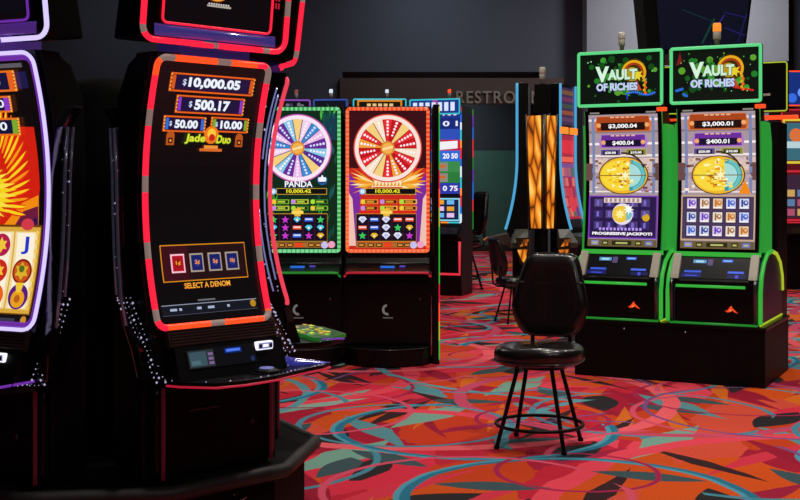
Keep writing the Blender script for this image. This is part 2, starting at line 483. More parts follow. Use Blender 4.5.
MB().box((-.6, .0, -.07), (.52, .52, -.002), mat('bulkhead_brown', '#2a2120', .6)).build('lower_rail', hd)

# ------------------------------------------------------------------ parts shared by the machines
def candle(parent, x, y, z, lit=None, s=1., dz=0., blue=False):
    c = MB()
    c.lathe([(.024 * s, 0), (.024 * s, .05 * s), (.032 * s, .055 * s), (.036 * s, .06 * s), (.036 * s, .12 * s), (.034 * s, .125 * s), (.034 * s, .128 * s)], (x, y, z), GREY, 14)
    o = c.build('candle_light', parent, dz)
    l = MB()
    l.lathe([(.036 * s, .128 * s), (.038 * s, .135 * s), (.038 * s, .19 * s), (.030 * s, .205 * s)], (x, y, z), lit or AMBER_OFF, 14)
    l.build('lens', o)
    return o

def led_loop(name, parent, fn, a0, b0, a1, b1, rc, r, m, mfn=None, dz=0., step=.03, seg=8):
    pts = [fn(a, b, 0) for a, b in rrect(a0, b0, a1, b1, rc, step)]
    return MB().tube(pts, r, m, True, seg, mfn).build(name, parent, dz)

# ------------------------------------------------------------------ curved-screen pod machines
ZP = .40
def pod_machine(loc, ang, label, style, art, topper_art, group, lx=0., ddy=0., ddz=0., wing_deck=True, solid=False, wy=0.):
    t = thing('slot_machine', label, 'slot machine', (loc[0], loc[1], ZP), R(ang), group)
    dz = -ZP
    red = style == 'red'
    HW = .258
    cy = lambda z: -.09 * ((z - 1.48) / .5) ** 2
    fn = lambda a, b, o: (a, cy(b) - o, b)
    zs = [.975 + (1.995 - .975) * i / 16 for i in range(17)]
    # body
    prof = [(cy(z) + .03, z) for z in zs] + [(.02, 2.0), (.10, 1.96), (.17, 1.84), (.19, 1.6), (.19, ZP), (.0, ZP), (.0, .74), (-.08, .80), (-.075, .95)]
    MB().prism(prof, -.262, .262, CAB, bev=.006).build('cabinet', t, dz)
    bz = MB(); sheet(bz, [(cy(z) + .004, z) for z in zs], -HW, HW, .05, BLK); bz.build('bezel', t, dz)
    # LED loop
    if red:
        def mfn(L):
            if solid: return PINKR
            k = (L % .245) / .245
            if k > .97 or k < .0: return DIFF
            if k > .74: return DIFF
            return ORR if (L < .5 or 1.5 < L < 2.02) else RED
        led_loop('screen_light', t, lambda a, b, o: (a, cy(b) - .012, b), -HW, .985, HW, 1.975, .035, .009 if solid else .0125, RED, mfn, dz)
    else:
        led_loop('screen_light', t, lambda a, b, o: (a, cy(b) - .016, b), -HW, .985, HW, 1.985, .045, .0075, NEON, None, dz)
        led_loop('screen_light_rim', t, lambda a, b, o: (a, cy(b) - .006, b), -HW + .013, .999, HW - .013, 1.971, .035, .012, PURP, None, dz)
    # screen
    cv = Canvas(lambda a, b, o: (a, cy(b) - .002 - o, b), .05)
    cv.rect(-.245, 1.0, .245, 1.97, '#0b090b', 0)
    if art: art(cv)
    cv.build('screen', t, dz)
    # side wings with glowing ridges, and glowing beads lower down
    wing = [(.15, 1.80), (.09, 1.72), (.075, 1.55), (.07, 1.4), (.062, 1.25), (.045, 1.1), (.01, .99), (-.05, .90), (-.09, .80)]
    wing = [(y + wy * min(1, max(0, (z - .8) / .25)), z) for y, z in wing]
    STREAK = mat('reflection_glow', '#8a8c98', .2, metal=.6, emit='#8a90c8', es=.1) if not solid else mat('reflection_glow_bright', '#8a8c98', .2, metal=.6, emit='#8a94d8', es=.55)
    for sd in (-1, 1):
        w = MB()
        back = [(y + .05, z) for y, z in wing]
        w.prism(wing + back[::-1], sd * .262, sd * .312, WINGM, bev=.008)
        o = w.build('side_wing', t, dz)
        rd = MB()
        RDG = mat('wing_ridge_sheen', '#9a9ca8', .15, metal=.9, emit='#9aa0c8', es=.035)  # faint glow stands in for sheen reflected in the lacquer
        rd.tube([(sd * .318, y + .012, z) for y, z in wing[1:7]], .006, RDG)
        rd.tube([(sd * .316, y + .045, z) for y, z in wing[1:6]], .005, RDG)
        rd.build('sheen_ridge', o)
        fl = MB(); sheet(fl, [(cy(z) + .02, z) for z in zs[1:]], sd * .262, sd * .272, .10, WINGM if solid else CAB); fo = fl.build('side_flank', t, dz)
        ac = MB()  # glowing streaks and beads stand in for reflections on the glossy flank
        for dy, z0_, z1_ in () if not solid else ((.02, 1.1, 1.9), (.035, 1.62, 1.93), (.06, 1.30, 1.72), (.045, 1.05, 1.40), (.09, 1.45, 1.9), (.085, 1.1, 1.35)):
            ac.tube([(sd * .274, cy(z0_ + (z1_ - z0_) * i / 8) + dy, z0_ + (z1_ - z0_) * i / 8) for i in range(9)], .0035, STREAK, seg=6)
        for i in range(40 if solid else 0):
            z = random.uniform(1.05, 1.93); ac.bead((sd * .274, cy(z) + random.uniform(.02, .11), z), random.choice((.003, .004, .006)), BEAD)
        if solid: ac.build('reflection_streak', fo)
        bd = MB(); xs_ = lx + (0 if sd * lx >= 0 else 0)  # glowing beads imitate sparkle reflected in the glossy wing
        for (dy, dx, n_) in ((.0, .318, 18), (-.008, .306, 20), (.022, .322, 16), (-.014, .290, 17)):
            for i in range(n_):
                k = i / (n_ - 1); z = 1.09 - .30 * k
                y = .05 - .15 * k ** 1.1 + dy + wy * (1 - k) * .6
                if random.random() < .85:
                    bd.bead((sd * dx + lx * k + random.uniform(-.002, .002), y, z), random.choice((.0022, .003, .0035, .0055)), BEAD)
        for i in range(16):
            z = 1.68 - .6 * i / 15
            if random.random() < .7:
                bd.bead((sd * .316, .085 + wy + random.uniform(-.012, .03) - .05 * max(0, 1.3 - z), z), random.choice((.0018, .0025, .004)), BEAD)
        bd.build('sparkle_beads', o)
        lw = MB(); lw.loft([[(sd * (.262 + .0 * k) + lx * k, .09 - .15 * k, z), (sd * .318 + lx * k, .06 - .15 * k, z), (sd * .312 + lx * k, .14 - .12 * k, z), (sd * .262 + lx * k, .16 - .12 * k, z)] for k, z in ((0, 1.07), (.35, .97), (.7, .88), (1, .79))], WINGM, smooth=False)
        lw.build('lower_wing', t, dz)
    # slanted control panel
    g = MB(); g.prism([(-.105, .985), (-.125, .915), (-.10, .905), (-.075, .985)], -.25 + lx * .5, .25 + lx * .5, GRILL)
    for i in range(6):
        z = .975 - .0105 * i; y = -.105 - (.985 - z) * .286
        g.box((-.245 + lx * .5, y - .004, z - .003), (.245 + lx * .5, y + .004, z + .001), mat('grille_slat', '#3a2c2a', .5))
    g.build('speaker_grille', t, dz)
    fy = lambda z: -.127 - (.912 - z) * .35
    p = MB(); p.prism([(fy(.912), .912), (fy(.79), .79), (-.09, .79), (-.09, .912)], -.25 + lx * .8, .25 + lx * .8, SAT)
    pn = p.build('control_panel', t, dz)
    pc = Canvas(lambda a, b, o: (a + lx * .8, fy(b) - .003 - o, b))
    pc.rect(-.205, .83, .11, .9, '#0c0c10', 0)
    pc.rect(-.2, .835, -.085, .895, '#2a3136', 1)
    pc.rect(-.195, .84, -.12, .89, '#3a525c' if red else '#33304a', 2); pc.rect(-.19, .845, -.15, .86, '#4c6a74', 3)
    for i in range(3): pc.rect(-.112, .842 + .016 * i, -.09, .852 + .016 * i, '#7a6090', 2)
    pc.rect(-.035, .873, .045, .893, '#0c246a', 2); pc.rect(-.028, .879, .038, .889, '#4a78f0', 3)
    pc.disc(.09, .845, .010, '#1b2e55', 2)
    pc.build('player_display', pn)
    ba = MB(); q = lx * .8
    ba.box((.115 + q, fy(.88) - .012, .870), (.195 + q, fy(.88) + .01, .903), WHT, .006); ba.box((.121 + q, fy(.88) - .0135, .875), (.189 + q, fy(.88) - .011, .898), mat('acceptor_face', '#2a2a3a', .3, emit='#aab0ea', es=.55))
    for sx in (.130, .18): ba.box((sx - .006 + q, fy(.88) - .016, .879), (sx + .006 + q, fy(.88) - .013, .893), BLK)
    ba.box((.143 + q, fy(.88) - .016, .882), (.167 + q, fy(.88) - .013, .892), WHT)
    ba.build('bill_acceptor', pn)
    # button deck
    if wing_deck: outline = [(-.265, -.03), (-.27, -.09), (-.25, -.15), (-.17, -.26), (-.05, -.285), (.10, -.275), (.20, -.245), (.30, -.22), (.40, -.20), (.46, -.17), (.40, -.09), (.295, -.03)]
    else: outline = [(-.285, -.03), (-.29, -.09), (-.26, -.15), (-.19, -.24), (-.08, -.28), (.0, -.285), (.08, -.28), (.19, -.24), (.26, -.15), (.29, -.09), (.285, -.03), (.0, -.03)]
    outline = [(x + lx, y + (ddy if y < -.05 else 0)) for x, y in outline]
    zd = .79 + ddz
    d = MB(); d.prism(outline, zd - .025, zd, BLK, 'z', bev=.005); dk = d.build('button_deck', t, dz)
    rise = lambda x: 0 if wing_deck else .03 * max(0, abs(x - lx) - .12) / .17
    MB().tube([(x, y - .003, zd - .018 + rise(x)) for x, y in outline[1:-2]], .0045 if red else .0055, DECKR if red and not solid else PURP, seg=6).build('deck_light', dk)
    bt = MB(); bt.lathe([(.05, 0), (.05, .006), (.045, .012), (.03, .016)], (.12 + lx, -.19, zd), SAT, 20); bt.lathe([(.028, .016), (.027, .019)], (.12 + lx, -.19, zd), glow('spin_button', '#8f8fe0', .6), 20)
    bt.box((.05 + lx, -.235, zd), (.2 + lx, -.165, zd + .004), mat('deck_screen', '#101018', .2)); bt.build('spin_button', dk)
    if wing_deck:
        er = MB(); er.loft([[(.29 + lx + .0272 * i, -.10 - .012 * i + .045 * math.cos(PI * k / 11) * (1 - i / 8), zd + .001 + .034 * (1 - i / 6.5) * math.sin(PI * k / 11)) for k in range(12)] for i in range(7)], mat('lacquer_reflection', '#3a3a86', .12, coat=1., emit='#4a4ac8', es=.35))  # blue-violet glow painted in as the reflection on the deck end
        er.build('deck_wing', dk)
    db = MB()
    for i in range(len(outline) - 4):
        (x0, y0), (x1, y1) = outline[i + 1], outline[i + 2]
        for k in range(4):
            if random.random() < .7: db.bead((x0 + (x1 - x0) * k / 4, y0 + (y1 - y0) * k / 4 + .006, zd + .002), random.choice((.0018, .0028, .004)), BEAD)
    db.build('deck_beads', dk)
    # lower door
    dr = MB(); dr.prism([(-.045, .745), (-.035, ZP + .02), (-.02, ZP + .02), (-.02, .745)], -.245 + lx, .245 + lx, DOORM)
    o = dr.build('door', t, dz)
    kk = MB(); kk.box((-.14 + lx, -.052, .655), (.0 + lx, -.04, .661), mat('dim_red', '#24090c', .4)); kk.box((.03 + lx, -.058, .72), (.075 + lx, -.042, .73), GRILL); kk.lathe([(.012, 0), (.012, .01)], (.16 + lx, -.04, .58), GRILL, 12, 'y')
    kk.build('door_lock', o)
    sb = MB(); sb.box((-.262 + lx, -.02, ZP), (.262 + lx, .2, .765), CAB); sb.build('lower_cabinet', t, dz)
    for sd in (-1, 1):
        e = MB(); e.tube([(sd * .255 + lx, -.05 + .0 * k, .755 - .34 * k / 8) for k in range(9)], .008, mat('red_reflection_strip', '#3a0c14', .3, emit='#5a1020', es=.22), seg=8)  # red glow painted in for slim reflections along the cabinet edges
        e.tube([(sd * .272 + lx, -.03, .755 - .34 * k / 8) for k in range(9)], .014, BLK, seg=8)
        e.build('edge_trim', t, dz)
    # topper
    tl = thing_part('topper', t)
    ty = lambda z: -.10 - (z - 2.05) * .12
    tb = MB(); tb.prism([(ty(2.05), 2.05), (ty(2.75), 2.75), (ty(2.75) + .12, 2.75), (ty(2.05) + .2, 2.05), (ty(2.05) + .05, 2.03)], -.325, .325, BLK, bev=.012)
    tb.build('housing', tl, dz)
    tf = lambda a, b, o: (a, ty(b) - o, b)
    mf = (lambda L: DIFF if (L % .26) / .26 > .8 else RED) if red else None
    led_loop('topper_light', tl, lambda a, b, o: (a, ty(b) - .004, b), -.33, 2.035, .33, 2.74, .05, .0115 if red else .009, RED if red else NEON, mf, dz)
    led_loop('topper_inner_light', tl, lambda a, b, o: (a, ty(b) - .006, b), -.25, 2.10, .25, 2.70, .02, .005, RED if red else PURP, None, dz, seg=6)
    tc = Canvas(lambda a, b, o: (a, ty(b) - .006 - o, b))
    tc.rect(-.24, 2.105, .24, 2.69, '#0d090c', 0)
    if topper_art: topper_art(tc)
    for sd in (-1, 1):
        for i in range(5):
            for j in range(2): tc.rect(sd * .275 - .012 + .014 * j, 2.2 + .03 * i, sd * .275 - .003 + .014 * j, 2.222 + .03 * i, '#b01c2c' if red else '#8a86d8', 1)
    tc.build('screen', tl, dz)
    ch = MB(); ch.loft([[(-.28 + .56 * i / 10, ty(2.06) - .004 - .045 * math.sin(PI * i / 10) * k, z) for (k, z) in ((0, 2.095), (.7, 2.085), (1., 2.07), (.5, 2.05), (0, 2.05))] for i in range(11)],
                       mat('violet_chin_sheen', '#34346e', .16, coat=1., emit='#4a3c98', es=.5) if red else mat('lilac_chin_sheen', '#50309a', .16, coat=1., emit='#6a3aa8', es=.4))
    ch.build('chin', tl, dz)  # glow in the chin material stands in for its violet highlights
    nk = MB(); nk.box((-.16, -.10, 1.985), (.16, .06, 2.06), mat('violet_neck', '#2c2456', .25, emit='#3a2a78', es=.3) if red else mat('lilac_neck', '#3a2466', .25, emit='#5a3a90', es=.4), .008)
    nk.build('neck', tl, dz)
    nl = MB()
    for x in (-.08, .07): nl.tube([(x - .05 + .1 * i / 6, -.118, 2.030) for i in range(7)], .010, RED if red else PURP, seg=8)
    nl.build('neck_light', tl, dz)
    return t

def thing_part(name, parent):
    o = bpy.data.objects.new(name, None); o.empty_display_size = .05
    return link(o, parent)

# artwork of the middle pod machine
def art_denom(c):
    navy = '#14123c'
    def pl(a0, b0, a1, b1, txt, endc, w, h):
        c.rect(a0, b0, a1, b1, '#e8601c', 1); c.rect(a0 + .006, b0 + .006, a1 - .006, b1 - .006, '#3a0f12', 2); c.rect(a0 + .024, b0 + .009, a1 - .024, b1 - .009, navy, 3)
        for x in (a0 + .008, a1 - .022): c.rect(x, b0 + .009, x + .014, b1 - .009, endc, 4)
        for i in range(5):
            for x in (a0 + .003, a1 - .003): c.disc(x, b0 + (b1 - b0) * (i + .5) / 5, .003, '#ffc04a', 5, 8)
        c.text(txt[0], (a0 + a1) / 2 - w / 2 - .012, (b0 + b1) / 2, h * .62, '#cfe0ff', 5, bold=.02)
        c.text(txt[1:], (a0 + a1) / 2 + .006, (b0 + b1) / 2, h, '#eef4ff', 5, w, .045)
    pl(-.185, 1.856, .205, 1.925, '$10,000.05', '#d8581c', .24, .042)
    pl(-.145, 1.778, .172, 1.845, '$500.17', '#8a3ac8', .165, .040)
    pl(-.19, 1.707, .0, 1.767, '$50.00', '#2f6ad0', .105, .032)
    pl(.025, 1.712, .205, 1.770, '$10.00', '#7aa82c', .105, .032)
    # title badge
    c.disc(.03, 1.70, .034, '#f0781c', 6, 20); c.disc(.03, 1.705, .020, '#ffc83c', 7, 16); c.disc(.032, 1.69, .014, '#c8241c', 8, 14)
    c.rect(-.02, 1.637, .085, 1.648, '#d86a28', 6); c.rect(.0, 1.648, .065, 1.66, '#f0943c', 6)
    c.text('Jade', -.045, 1.682, .040, '#8ab81c', 9, .095, .05, slant=.15); c.text('Jade', -.045, 1.683, .036, '#e4e23c', 10, .09, .02, slant=.15)
    c.text('Duo', .088, 1.684, .034, '#8ab81c', 9, .07, .05, slant=.15); c.text('Duo', .088, 1.685, .030, '#e4e23c', 10, .066, .02, slant=.15)
    for x in (-.155, .165):
        c.rect(x - .018, 1.657, x + .018, 1.692, '#b8541c', 5); c.disc(x, 1.692, .018, '#b8541c', 5, 16, t0=0, t1=PI); c.rect(x - .010, 1.664, x + .010, 1.685, '#4a1a10', 6); c.disc(x, 1.674, .005, '#e89a3c', 7, 8)
    # denomination box
    c.rect(-.2, 1.145, .195, 1.283, '#d8871c', 1); c.rect(-.196, 1.149, .191, 1.279, '#241012', 2)
    c.rect(-.196, 1.149, -.08, 1.279, '#3c0f18', 3)
    for i, (x, t_) in enumerate(((-.128, '1'), (-.042, '2'), (.042, '5'), (.124, '10'))):
        c.rect(x - .031, 1.178, x + .031, 1.248, '#ffc2d4' if i == 0 else '#a89a8a', 4)
        c.rect(x - .025, 1.184, x + .025, 1.242, '#b01020' if i == 0 else '#1a1f66', 5)
        c.disc(x, 1.213, .016, '#8a1a10' if i == 0 else '#2a3078', 6, 12)
        c.text(t_ + '\u00a2', x, 1.214, .018, '#ff9a2a', 7, .022, .03)
    c.text('SELECT A DENOM', -.005, 1.128, .022, '#a84a10', 3, .215, .04); c.text('SELECT A DENOM', -.005, 1.129, .020, '#ffb43c', 4, .21, .012)
    c.rect(-.225, 1.028, .215, 1.062, '#141821', 1); c.rect(-.225, 1.060, .215, 1.063, '#8f96a8', 2); c.rect(-.225, 1.024, .215, 1.026, '#4a5060', 2)
    for x, w in ((-.19, .03), (-.15, .012), (-.07, .02), (-.02, .03), (.07, .012)): c.rect(x, 1.04, x + w, 1.049, '#aab4d0', 3)
    c.disc(.195, 1.046, .014, '#b8861c', 3, 12); c.rect(-.06, 1.070, .02, 1.076, '#6a6a70', 2)

def top_denom(c):
    c.disc(-.02, 2.27, .075, '#a8381c', 1, 28); c.disc(-.02, 2.27, .062, '#5a1014', 2, 28); c.ring(-.02, 2.27, .066, .072, '#e8a83c', 3)
    c.disc(-.02, 2.265, .035, '#c8281c', 3); c.rect(-.06, 2.176, .05, 2.183, '#b0a8a0', 2); 
    for i in range(9): c.rect(-.055 + .011 * i, 2.184, -.048 + .011 * i, 2.190, '#d8d0c8', 3)
    c.text('Duo', .135, 2.265, .05, '#c88a2a', 3, .12, .02, slant=.2); c.text('Jade', -.16, 2.29, .06, '#c88a2a', 3, .11, .02, slant=.2)

# artwork of the fiery-bird machine on the left
def art_bird(c):
    c.poly([(-.245, 1.34), (.19, 1.34), (.205, 1.5), (.2, 1.62), (.195, 1.72), (-.245, 1.74)], '#cf1f10', 1)
    c.poly([(.02, 1.34), (.205, 1.34), (.2, 1.47), (.12, 1.44)], '#f08a10', 2); c.poly([(.08, 1.34), (.205, 1.34), (.2, 1.43), (.13, 1.41)], '#6a1c3a', 3); c.poly([(.12, 1.34), (.205, 1.34), (.195, 1.39)], '#1c1450', 4)
    for i in range(15):     # wing feathers sweeping up and out
        t = R(74 - 6.2 * i); L_ = .30 - .006 * i
        ox, oz = -.03, 1.545 - .007 * i
        pts = [(ox + L_ * q * math.cos(t - .16 * (1 - q)) * .83, oz + L_ * q * math.sin(t - .16 * (1 - q)) * 1.05) for q in (.45, .6, .75, .88, 1.0)]
        for wd, col, l in ((.022, '#e8320f' if i % 2 else '#d8240c', 5), (.011, '#f8d020' if i % 3 else '#f29a18', 7)):
            lft = []; rgt = []
            for k_, (x, z) in enumerate(pts):
                w_ = wd * (.35, 1, 1, .75, 0)[k_] * .5
                lft.append((x - math.sin(t) * w_, z + math.cos(t) * w_)); rgt.append((x + math.sin(t) * w_, z - math.cos(t) * w_))
            c.poly(lft + rgt[::-1][1:], col, l + i % 2)
    for i in range(15):     # golden breast feathers
        t = R(80 - 12 * i); c.poly([(-.05 + .07 * math.cos(t + .16), 1.475 + .08 * math.sin(t + .16)), (-.05 + .155 * math.cos(t), 1.475 + .11 * math.sin(t)), (-.05 + .07 * math.cos(t - .16), 1.475 + .08 * math.sin(t - .16))], ('#f6d21c', '#f8e040')[i % 2], 9)
    c.disc(-.06, 1.475, .085, '#f0b01c', 9, 24, .08); c.disc(-.07, 1.475, .06, '#e8781c', 10, 20, .06)
    for (a1, b0, b1, endc, txt) in ((.155, 1.85, 1.925, '#e8601c', '$10,034.18'), (.115, 1.775, 1.835, '#8a3ac8', '$520.40'), (.14, 1.69, 1.755, '#7aa82c', '$50.00')):
        c.rect(-.2, b0, a1, b1, '#e8701c', 10); c.rect(-.194, b0 + .007, a1 - .007, b1 - .007, '#16143a', 11); c.rect(a1 - .035, b0 + .007, a1 - .009, b1 - .007, endc, 12)
        for i in range(6): c.disc(a1 - .004, b0 + (b1 - b0) * (i + .5) / 6, .004, '#ffc04a', 13, 8)
        c.text(txt, -.02, (b0 + b1) / 2, (b1 - b0) * .55, '#eef4ff', 12, .20, .02)
    c.rect(.06, 1.935, .19, 1.95, '#5a5860', 2); c.rect(.13, 1.86, .2, 1.92, '#1a1a4a', 1)
    # reels
    c.rect(-.245, 1.035, .225, 1.36, '#6a3a10', 5); c.rect(-.245, 1.04, .22, 1.352, '#d8a83c', 6)
    for i in range(4):
        x0 = -.235 + .113 * i
        c.rect(x0, 1.055, x0 + .105, 1.335, '#f2d9a0', 7); c.rect(x0 + .012, 1.06, x0 + .093, 1.33, '#fbf0d8', 8)
        x = x0 + .052
        if i == 3:
            c.text('J', x, 1.285, .065, '#2436c8', 9, .035, .02)
            c.disc(x, 1.19, .046, '#8a1a10', 9); c.disc(x, 1.19, .038, '#c8541c', 10); c.star(x, 1.192, .034, '#d8b02c', 11, 6, .6); c.disc(x, 1.20, .013, '#5a6a1c', 12)
            c.disc(x, 1.10, .046, '#5a1a7a', 9); c.disc(x, 1.092, .032, '#e8a01c', 10); c.poly([(x - .02, 1.15), (x + .02, 1.15), (x + .01, 1.115), (x - .01, 1.115)], '#f0c83c', 11); c.disc(x, 1.092, .014, '#b8601c', 12)
        else:
            for j, z in enumerate((1.285, 1.19, 1.10)):
                c.disc(x, z, .042, ('#c8281c', '#e8641c', '#b01c4a')[(i + j) % 3], 9); c.star(x, z, .03, '#f2c43c', 10, 6, .55)
    for x in (.208,):
        for i in range(9): c.disc(x, 1.06 + .034 * i, .008, '#f2c860', 9, 10)
    c.disc(.16, 1.362, .03, '#d03a4a', 9, 16, .022); c.rect(-.245, 1.005, .235, 1.03, '#14121a', 5); c.disc(.2, 1.018, .014, '#c88a2c', 6, 10); c.rect(.0, 1.012, .16, 1.022, '#3a3a4a', 6)

def top_bird(c):
    c.rect(-.23, 2.13, .23, 2.68, '#0c0a14', 1); c.poly([(-.2, 2.3), (.2, 2.3), (.12, 2.6), (-.12, 2.6)], '#b83a10', 2); c.star(0, 2.45, .16, '#e88a1c', 3, 14, .6)

C0 = (-1.225, 5.145)
def podpos(a, r, sh=0.):
    return (C0[0] + r * math.sin(R(a)) + sh * math.cos(R(a)), C0[1] - r * math.cos(R(a)) + sh * math.sin(R(a)))
GP = 'curved screen slot machines around the near pod'
m2 = pod_machine(podpos(45, .70, -.05), 45, 'red-lit slot machine with curved screen showing jackpots and SELECT A DENOM', 'red', art_denom, top_denom, GP, lx=.05)
m1 = pod_machine(podpos(-25, .70, .012), -25, 'purple neon slot machine cut off by the left edge, fiery bird screen', 'purple', art_bird, top_bird, GP, lx=-.03, wing_deck=False, wy=-.085)
m3 = pod_machine(podpos(117, .60, 0), 117, 'slot machine turned away behind the SELECT A DENOM one, red edges and green-lit deck', 'red', None, None, GP, ddy=-.15, ddz=.03, wing_deck=False, solid=True)
# green glowing deck screen of the turned-away machine
for ch in m3.children:
    if ch.name.startswith('button_deck'):
        gc = Canvas(lambda a, b, o: (a, b - .15, .836 + o))
        gc.poly([(-.26, -.14), (-.18, -.25), (.1, -.265), (.2, -.235), (.25, -.1), (-.25, -.08)], '#143a10', 0)
        rr = random.Random(3)
        for i in range(70):
            x, y = rr.uniform(-.2, .2), rr.uniform(-.24, -.1); s_ = rr.uniform(.008, .022)
            gc.rect(x, y, x + s_ * 1.6, y + s_, rr.choice(('#3fae2c', '#d8d02c', '#2a7a1c', '#e8b01c', '#0f3a10', '#9ad83c')), 1 + i % 4)
        gc.build('deck_screen', ch)
        rim = MB(); rim.prism([(-.27, -.29), (-.18, -.408), (.1, -.422), (.21, -.39), (.26, -.23), (-.26, -.22)], .82, .8355, mat('green_deck_rim', '#123a14', .3, emit='#2a9a2c', es=.3), 'z'); rim.build('screen_mount', ch)

# pod plinth
pp = thing('pod_plinth', 'black ten-sided plinth with padded bumper under the curved screen machines', 'plinth', (C0[0], C0[1], 0))
deca = lambda r: [(r * math.cos(R(-63 + 36 * k)), r * math.sin(R(-63 + 36 * k))) for k in range(10)]
b = MB(); b.prism(deca(.815), .08, .36, MATTE, 'z'); b.prism(deca(.74), 0, .08, BLK, 'z'); b.build('base', pp)
MB().prism(deca(.85), .36, .398, MATTE, 'z', bev=.006).build('top', pp)
MB().tube([Vector((x, y, .378)) for i in range(10) for (x, y) in [tuple(Vector(deca(.86)[i]).lerp(Vector(deca(.86)[(i + 1) % 10]), k / 6)) for k in range(6)]], .03, RUB, True, 10).build('bumper', pp)
hk = MB(); ang = -45 + 4
hx, hy = .79 * math.cos(R(-41)), .79 * math.sin(R(-41))
hk.tube([(hx - .035 + .07 * i / 6, hy - .035 + .07 * i / 6 - .012 * math.sin(PI * i / 6), .285 + .014 * i / 6) for i in range(7)], .007, CHROME); hk.bead((hx - .01, hy - .01, .318), .008, CHROME)
hk.build('latch_handle', pp)
MB().lathe([(.24, .4), (.24, 1.88), (.18, 1.95)], (0, 0, 0), MATTE, 20).build('core', pp)

# ------------------------------------------------------------------ wheel bank
def wheel_art(c, kind):
    W, Z0, Z1 = .33, .97, 2.15
    panda = kind == 'panda'
    c.rect(-W, Z0, W, Z1, '#0c2a1a' if panda else '#3a0c14', 0)
    rr = random.Random(5 if panda else 9)
    if panda:
        for i in range(60):
            x, z = rr.choice((rr.uniform(-.33, -.2), rr.uniform(.17, .32))), rr.uniform(1.0, 2.1)
            c.poly([(x, z), (x + .012, z + .05), (x + rr.uniform(-.03, .03), z + .12), (x - .010, z + .05)], rr.choice(('#1a6a2a', '#2f9a34', '#0f4a3a', '#1b5a5a', '#49b83c')), 1 + i % 3)
        c.rect(.2, 1.9, .325, 2.13, '#123a4a', 1)
    else:
        c.rect(-W, Z0, W, 1.66, '#c8281c', 1)
        for sd in (-1, 1):
            c.poly([(sd * .33, 1.0), (sd * .25, 1.0), (sd * .23, 1.5), (sd * .33, 1.62)], '#7a2a9a', 2); c.poly([(sd * .33, 1.0), (sd * .27, 1.0), (sd * .30, 1.4), (sd * .33, 1.45)], '#f0c0b0', 3)
            for i in range(13):      # spread flame wings
                t = R(-62 + 12 * i); L_ = .17 + .02 * (i % 3)
                ox, oz = sd * .10, 1.53
                q = (ox + sd * L_ * math.cos(t) * 1.22, oz + L_ * math.sin(t) * .9 + .03)
                nx, nz_ = -math.sin(t) * .016, math.cos(t) * .016
                c.poly([(ox, oz), ((ox + q[0]) / 2 - nx, (oz + q[1]) / 2 - nz_), q, ((ox + q[0]) / 2 + nx, (oz + q[1]) / 2 + nz_)], ('#f8b83c', '#fbe0a0', '#f0901c')[i % 3], 3 + i % 2)
    # wheel
    cx, cz, r = (-.01, 1.83, .275) if panda else (0., 1.83, .275)
    c.ring(cx, cz, r * .9, r * 1.02, '#fbe6f4' if panda else '#fbe4dc', 12, 48); c.ring(cx, cz, r * 1.02, r * 1.06, '#c05ab0' if panda else '#e04a3a', 12, 48)
    n = 18
    pal = ('#6a2a9a', '#e8b8e8', '#3a8ad0', '#f0d0f0', '#5a2a98', '#8ac8e8') if panda else ('#d01c24', '#e82a30', '#f0a03c', '#c8141e', '#e82a30', '#fbe0c0')
    gold = (4, 10, 15) if panda else (2, 6, 12)
    for i in range(n):
        t0, t1 = 2 * PI * i / n, 2 * PI * (i + 1) / n; tm = (t0 + t1) / 2
        col = ('#f4d080' if i in gold else pal[i % 6])
        c.poly([(cx, cz), (cx + r * .9 * math.cos(t0), cz + r * .9 * math.sin(t0)), (cx + r * .91 * math.cos(tm), cz + r * .91 * math.sin(tm)), (cx + r * .9 * math.cos(t1), cz + r * .9 * math.sin(t1))], col, 12)
        if i not in gold:
            for k in range(5):
                q = .42 + .1 * k; ww = .007 + .006 * q
                c.disc(cx + r * q * math.cos(tm), cz + r * q * math.sin(tm), ww, '#fff4fa' if (i % 2 or not panda) else '#d8e0ff', 13, 6)
    for i in range(n):
        t0 = 2 * PI * i / n; nx, nz_ = -math.sin(t0) * .003, math.cos(t0) * .003
        c.poly([(cx - nx, cz - nz_), (cx + r * .9 * math.cos(t0) - nx, cz + r * .9 * math.sin(t0) - nz_), (cx + r * .9 * math.cos(t0) + nx, cz + r * .9 * math.sin(t0) + nz_), (cx + nx, cz + nz_)], '#3a1a6a' if panda else '#8a0f14', 13)
    c.disc(cx, cz, r * .22, '#d8862c', 14); c.disc(cx, cz, r * .17, '#f2b050', 15); c.poly([(cx - .045, cz - .02), (cx + .045, cz + .004), (cx + .045, cz + .022), (cx - .045, cz - .002)], '#fbe0a0', 16)
    # title
    if panda:
        c.text('PANDA', .0, 1.522, .055, '#1a3a8a', 16, .24, .05); c.text('PANDA', .0, 1.525, .05, '#ffffff', 17, .235, .02)
        c.disc(.2, 1.56, .042, '#2a6ab8', 16); c.disc(.2, 1.565, .034, '#f4f8ff', 17); c.disc(.18, 1.595, .014, '#16202a', 18, 10); c.disc(.22, 1.595, .014, '#16202a', 18, 10); c.rect(.17, 1.53, .23, 1.545, '#16306a', 18)
    else:
        c.poly([(-.14, 1.50), (-.1, 1.575), (.0, 1.60), (.1, 1.575), (.14, 1.50)], '#fbe8b8', 8); c.star(0, 1.56, .05, '#fff6e0', 9, 9, .5)
        for i in range(9): c.poly([(-.13 + .03 * i, 1.505), (-.115 + .03 * i, 1.55), (-.105 + .03 * i, 1.51)], '#e8942c', 10)
    # jackpot bar
    c.rect(-.19, 1.435, .24, 1.49, '#c8a03c', 10); c.rect(-.185, 1.44, .235, 1.485, '#100c0c', 11); c.text('10,000.42' if panda else '10,000.42', 0., 1.4625, .036, '#f2e82c', 12, .21, .03)
    c.disc(-.215, 1.462, .026, '#8ac0f0', 11); c.disc(-.215, 1.462, .016, '#d8f0ff', 12)
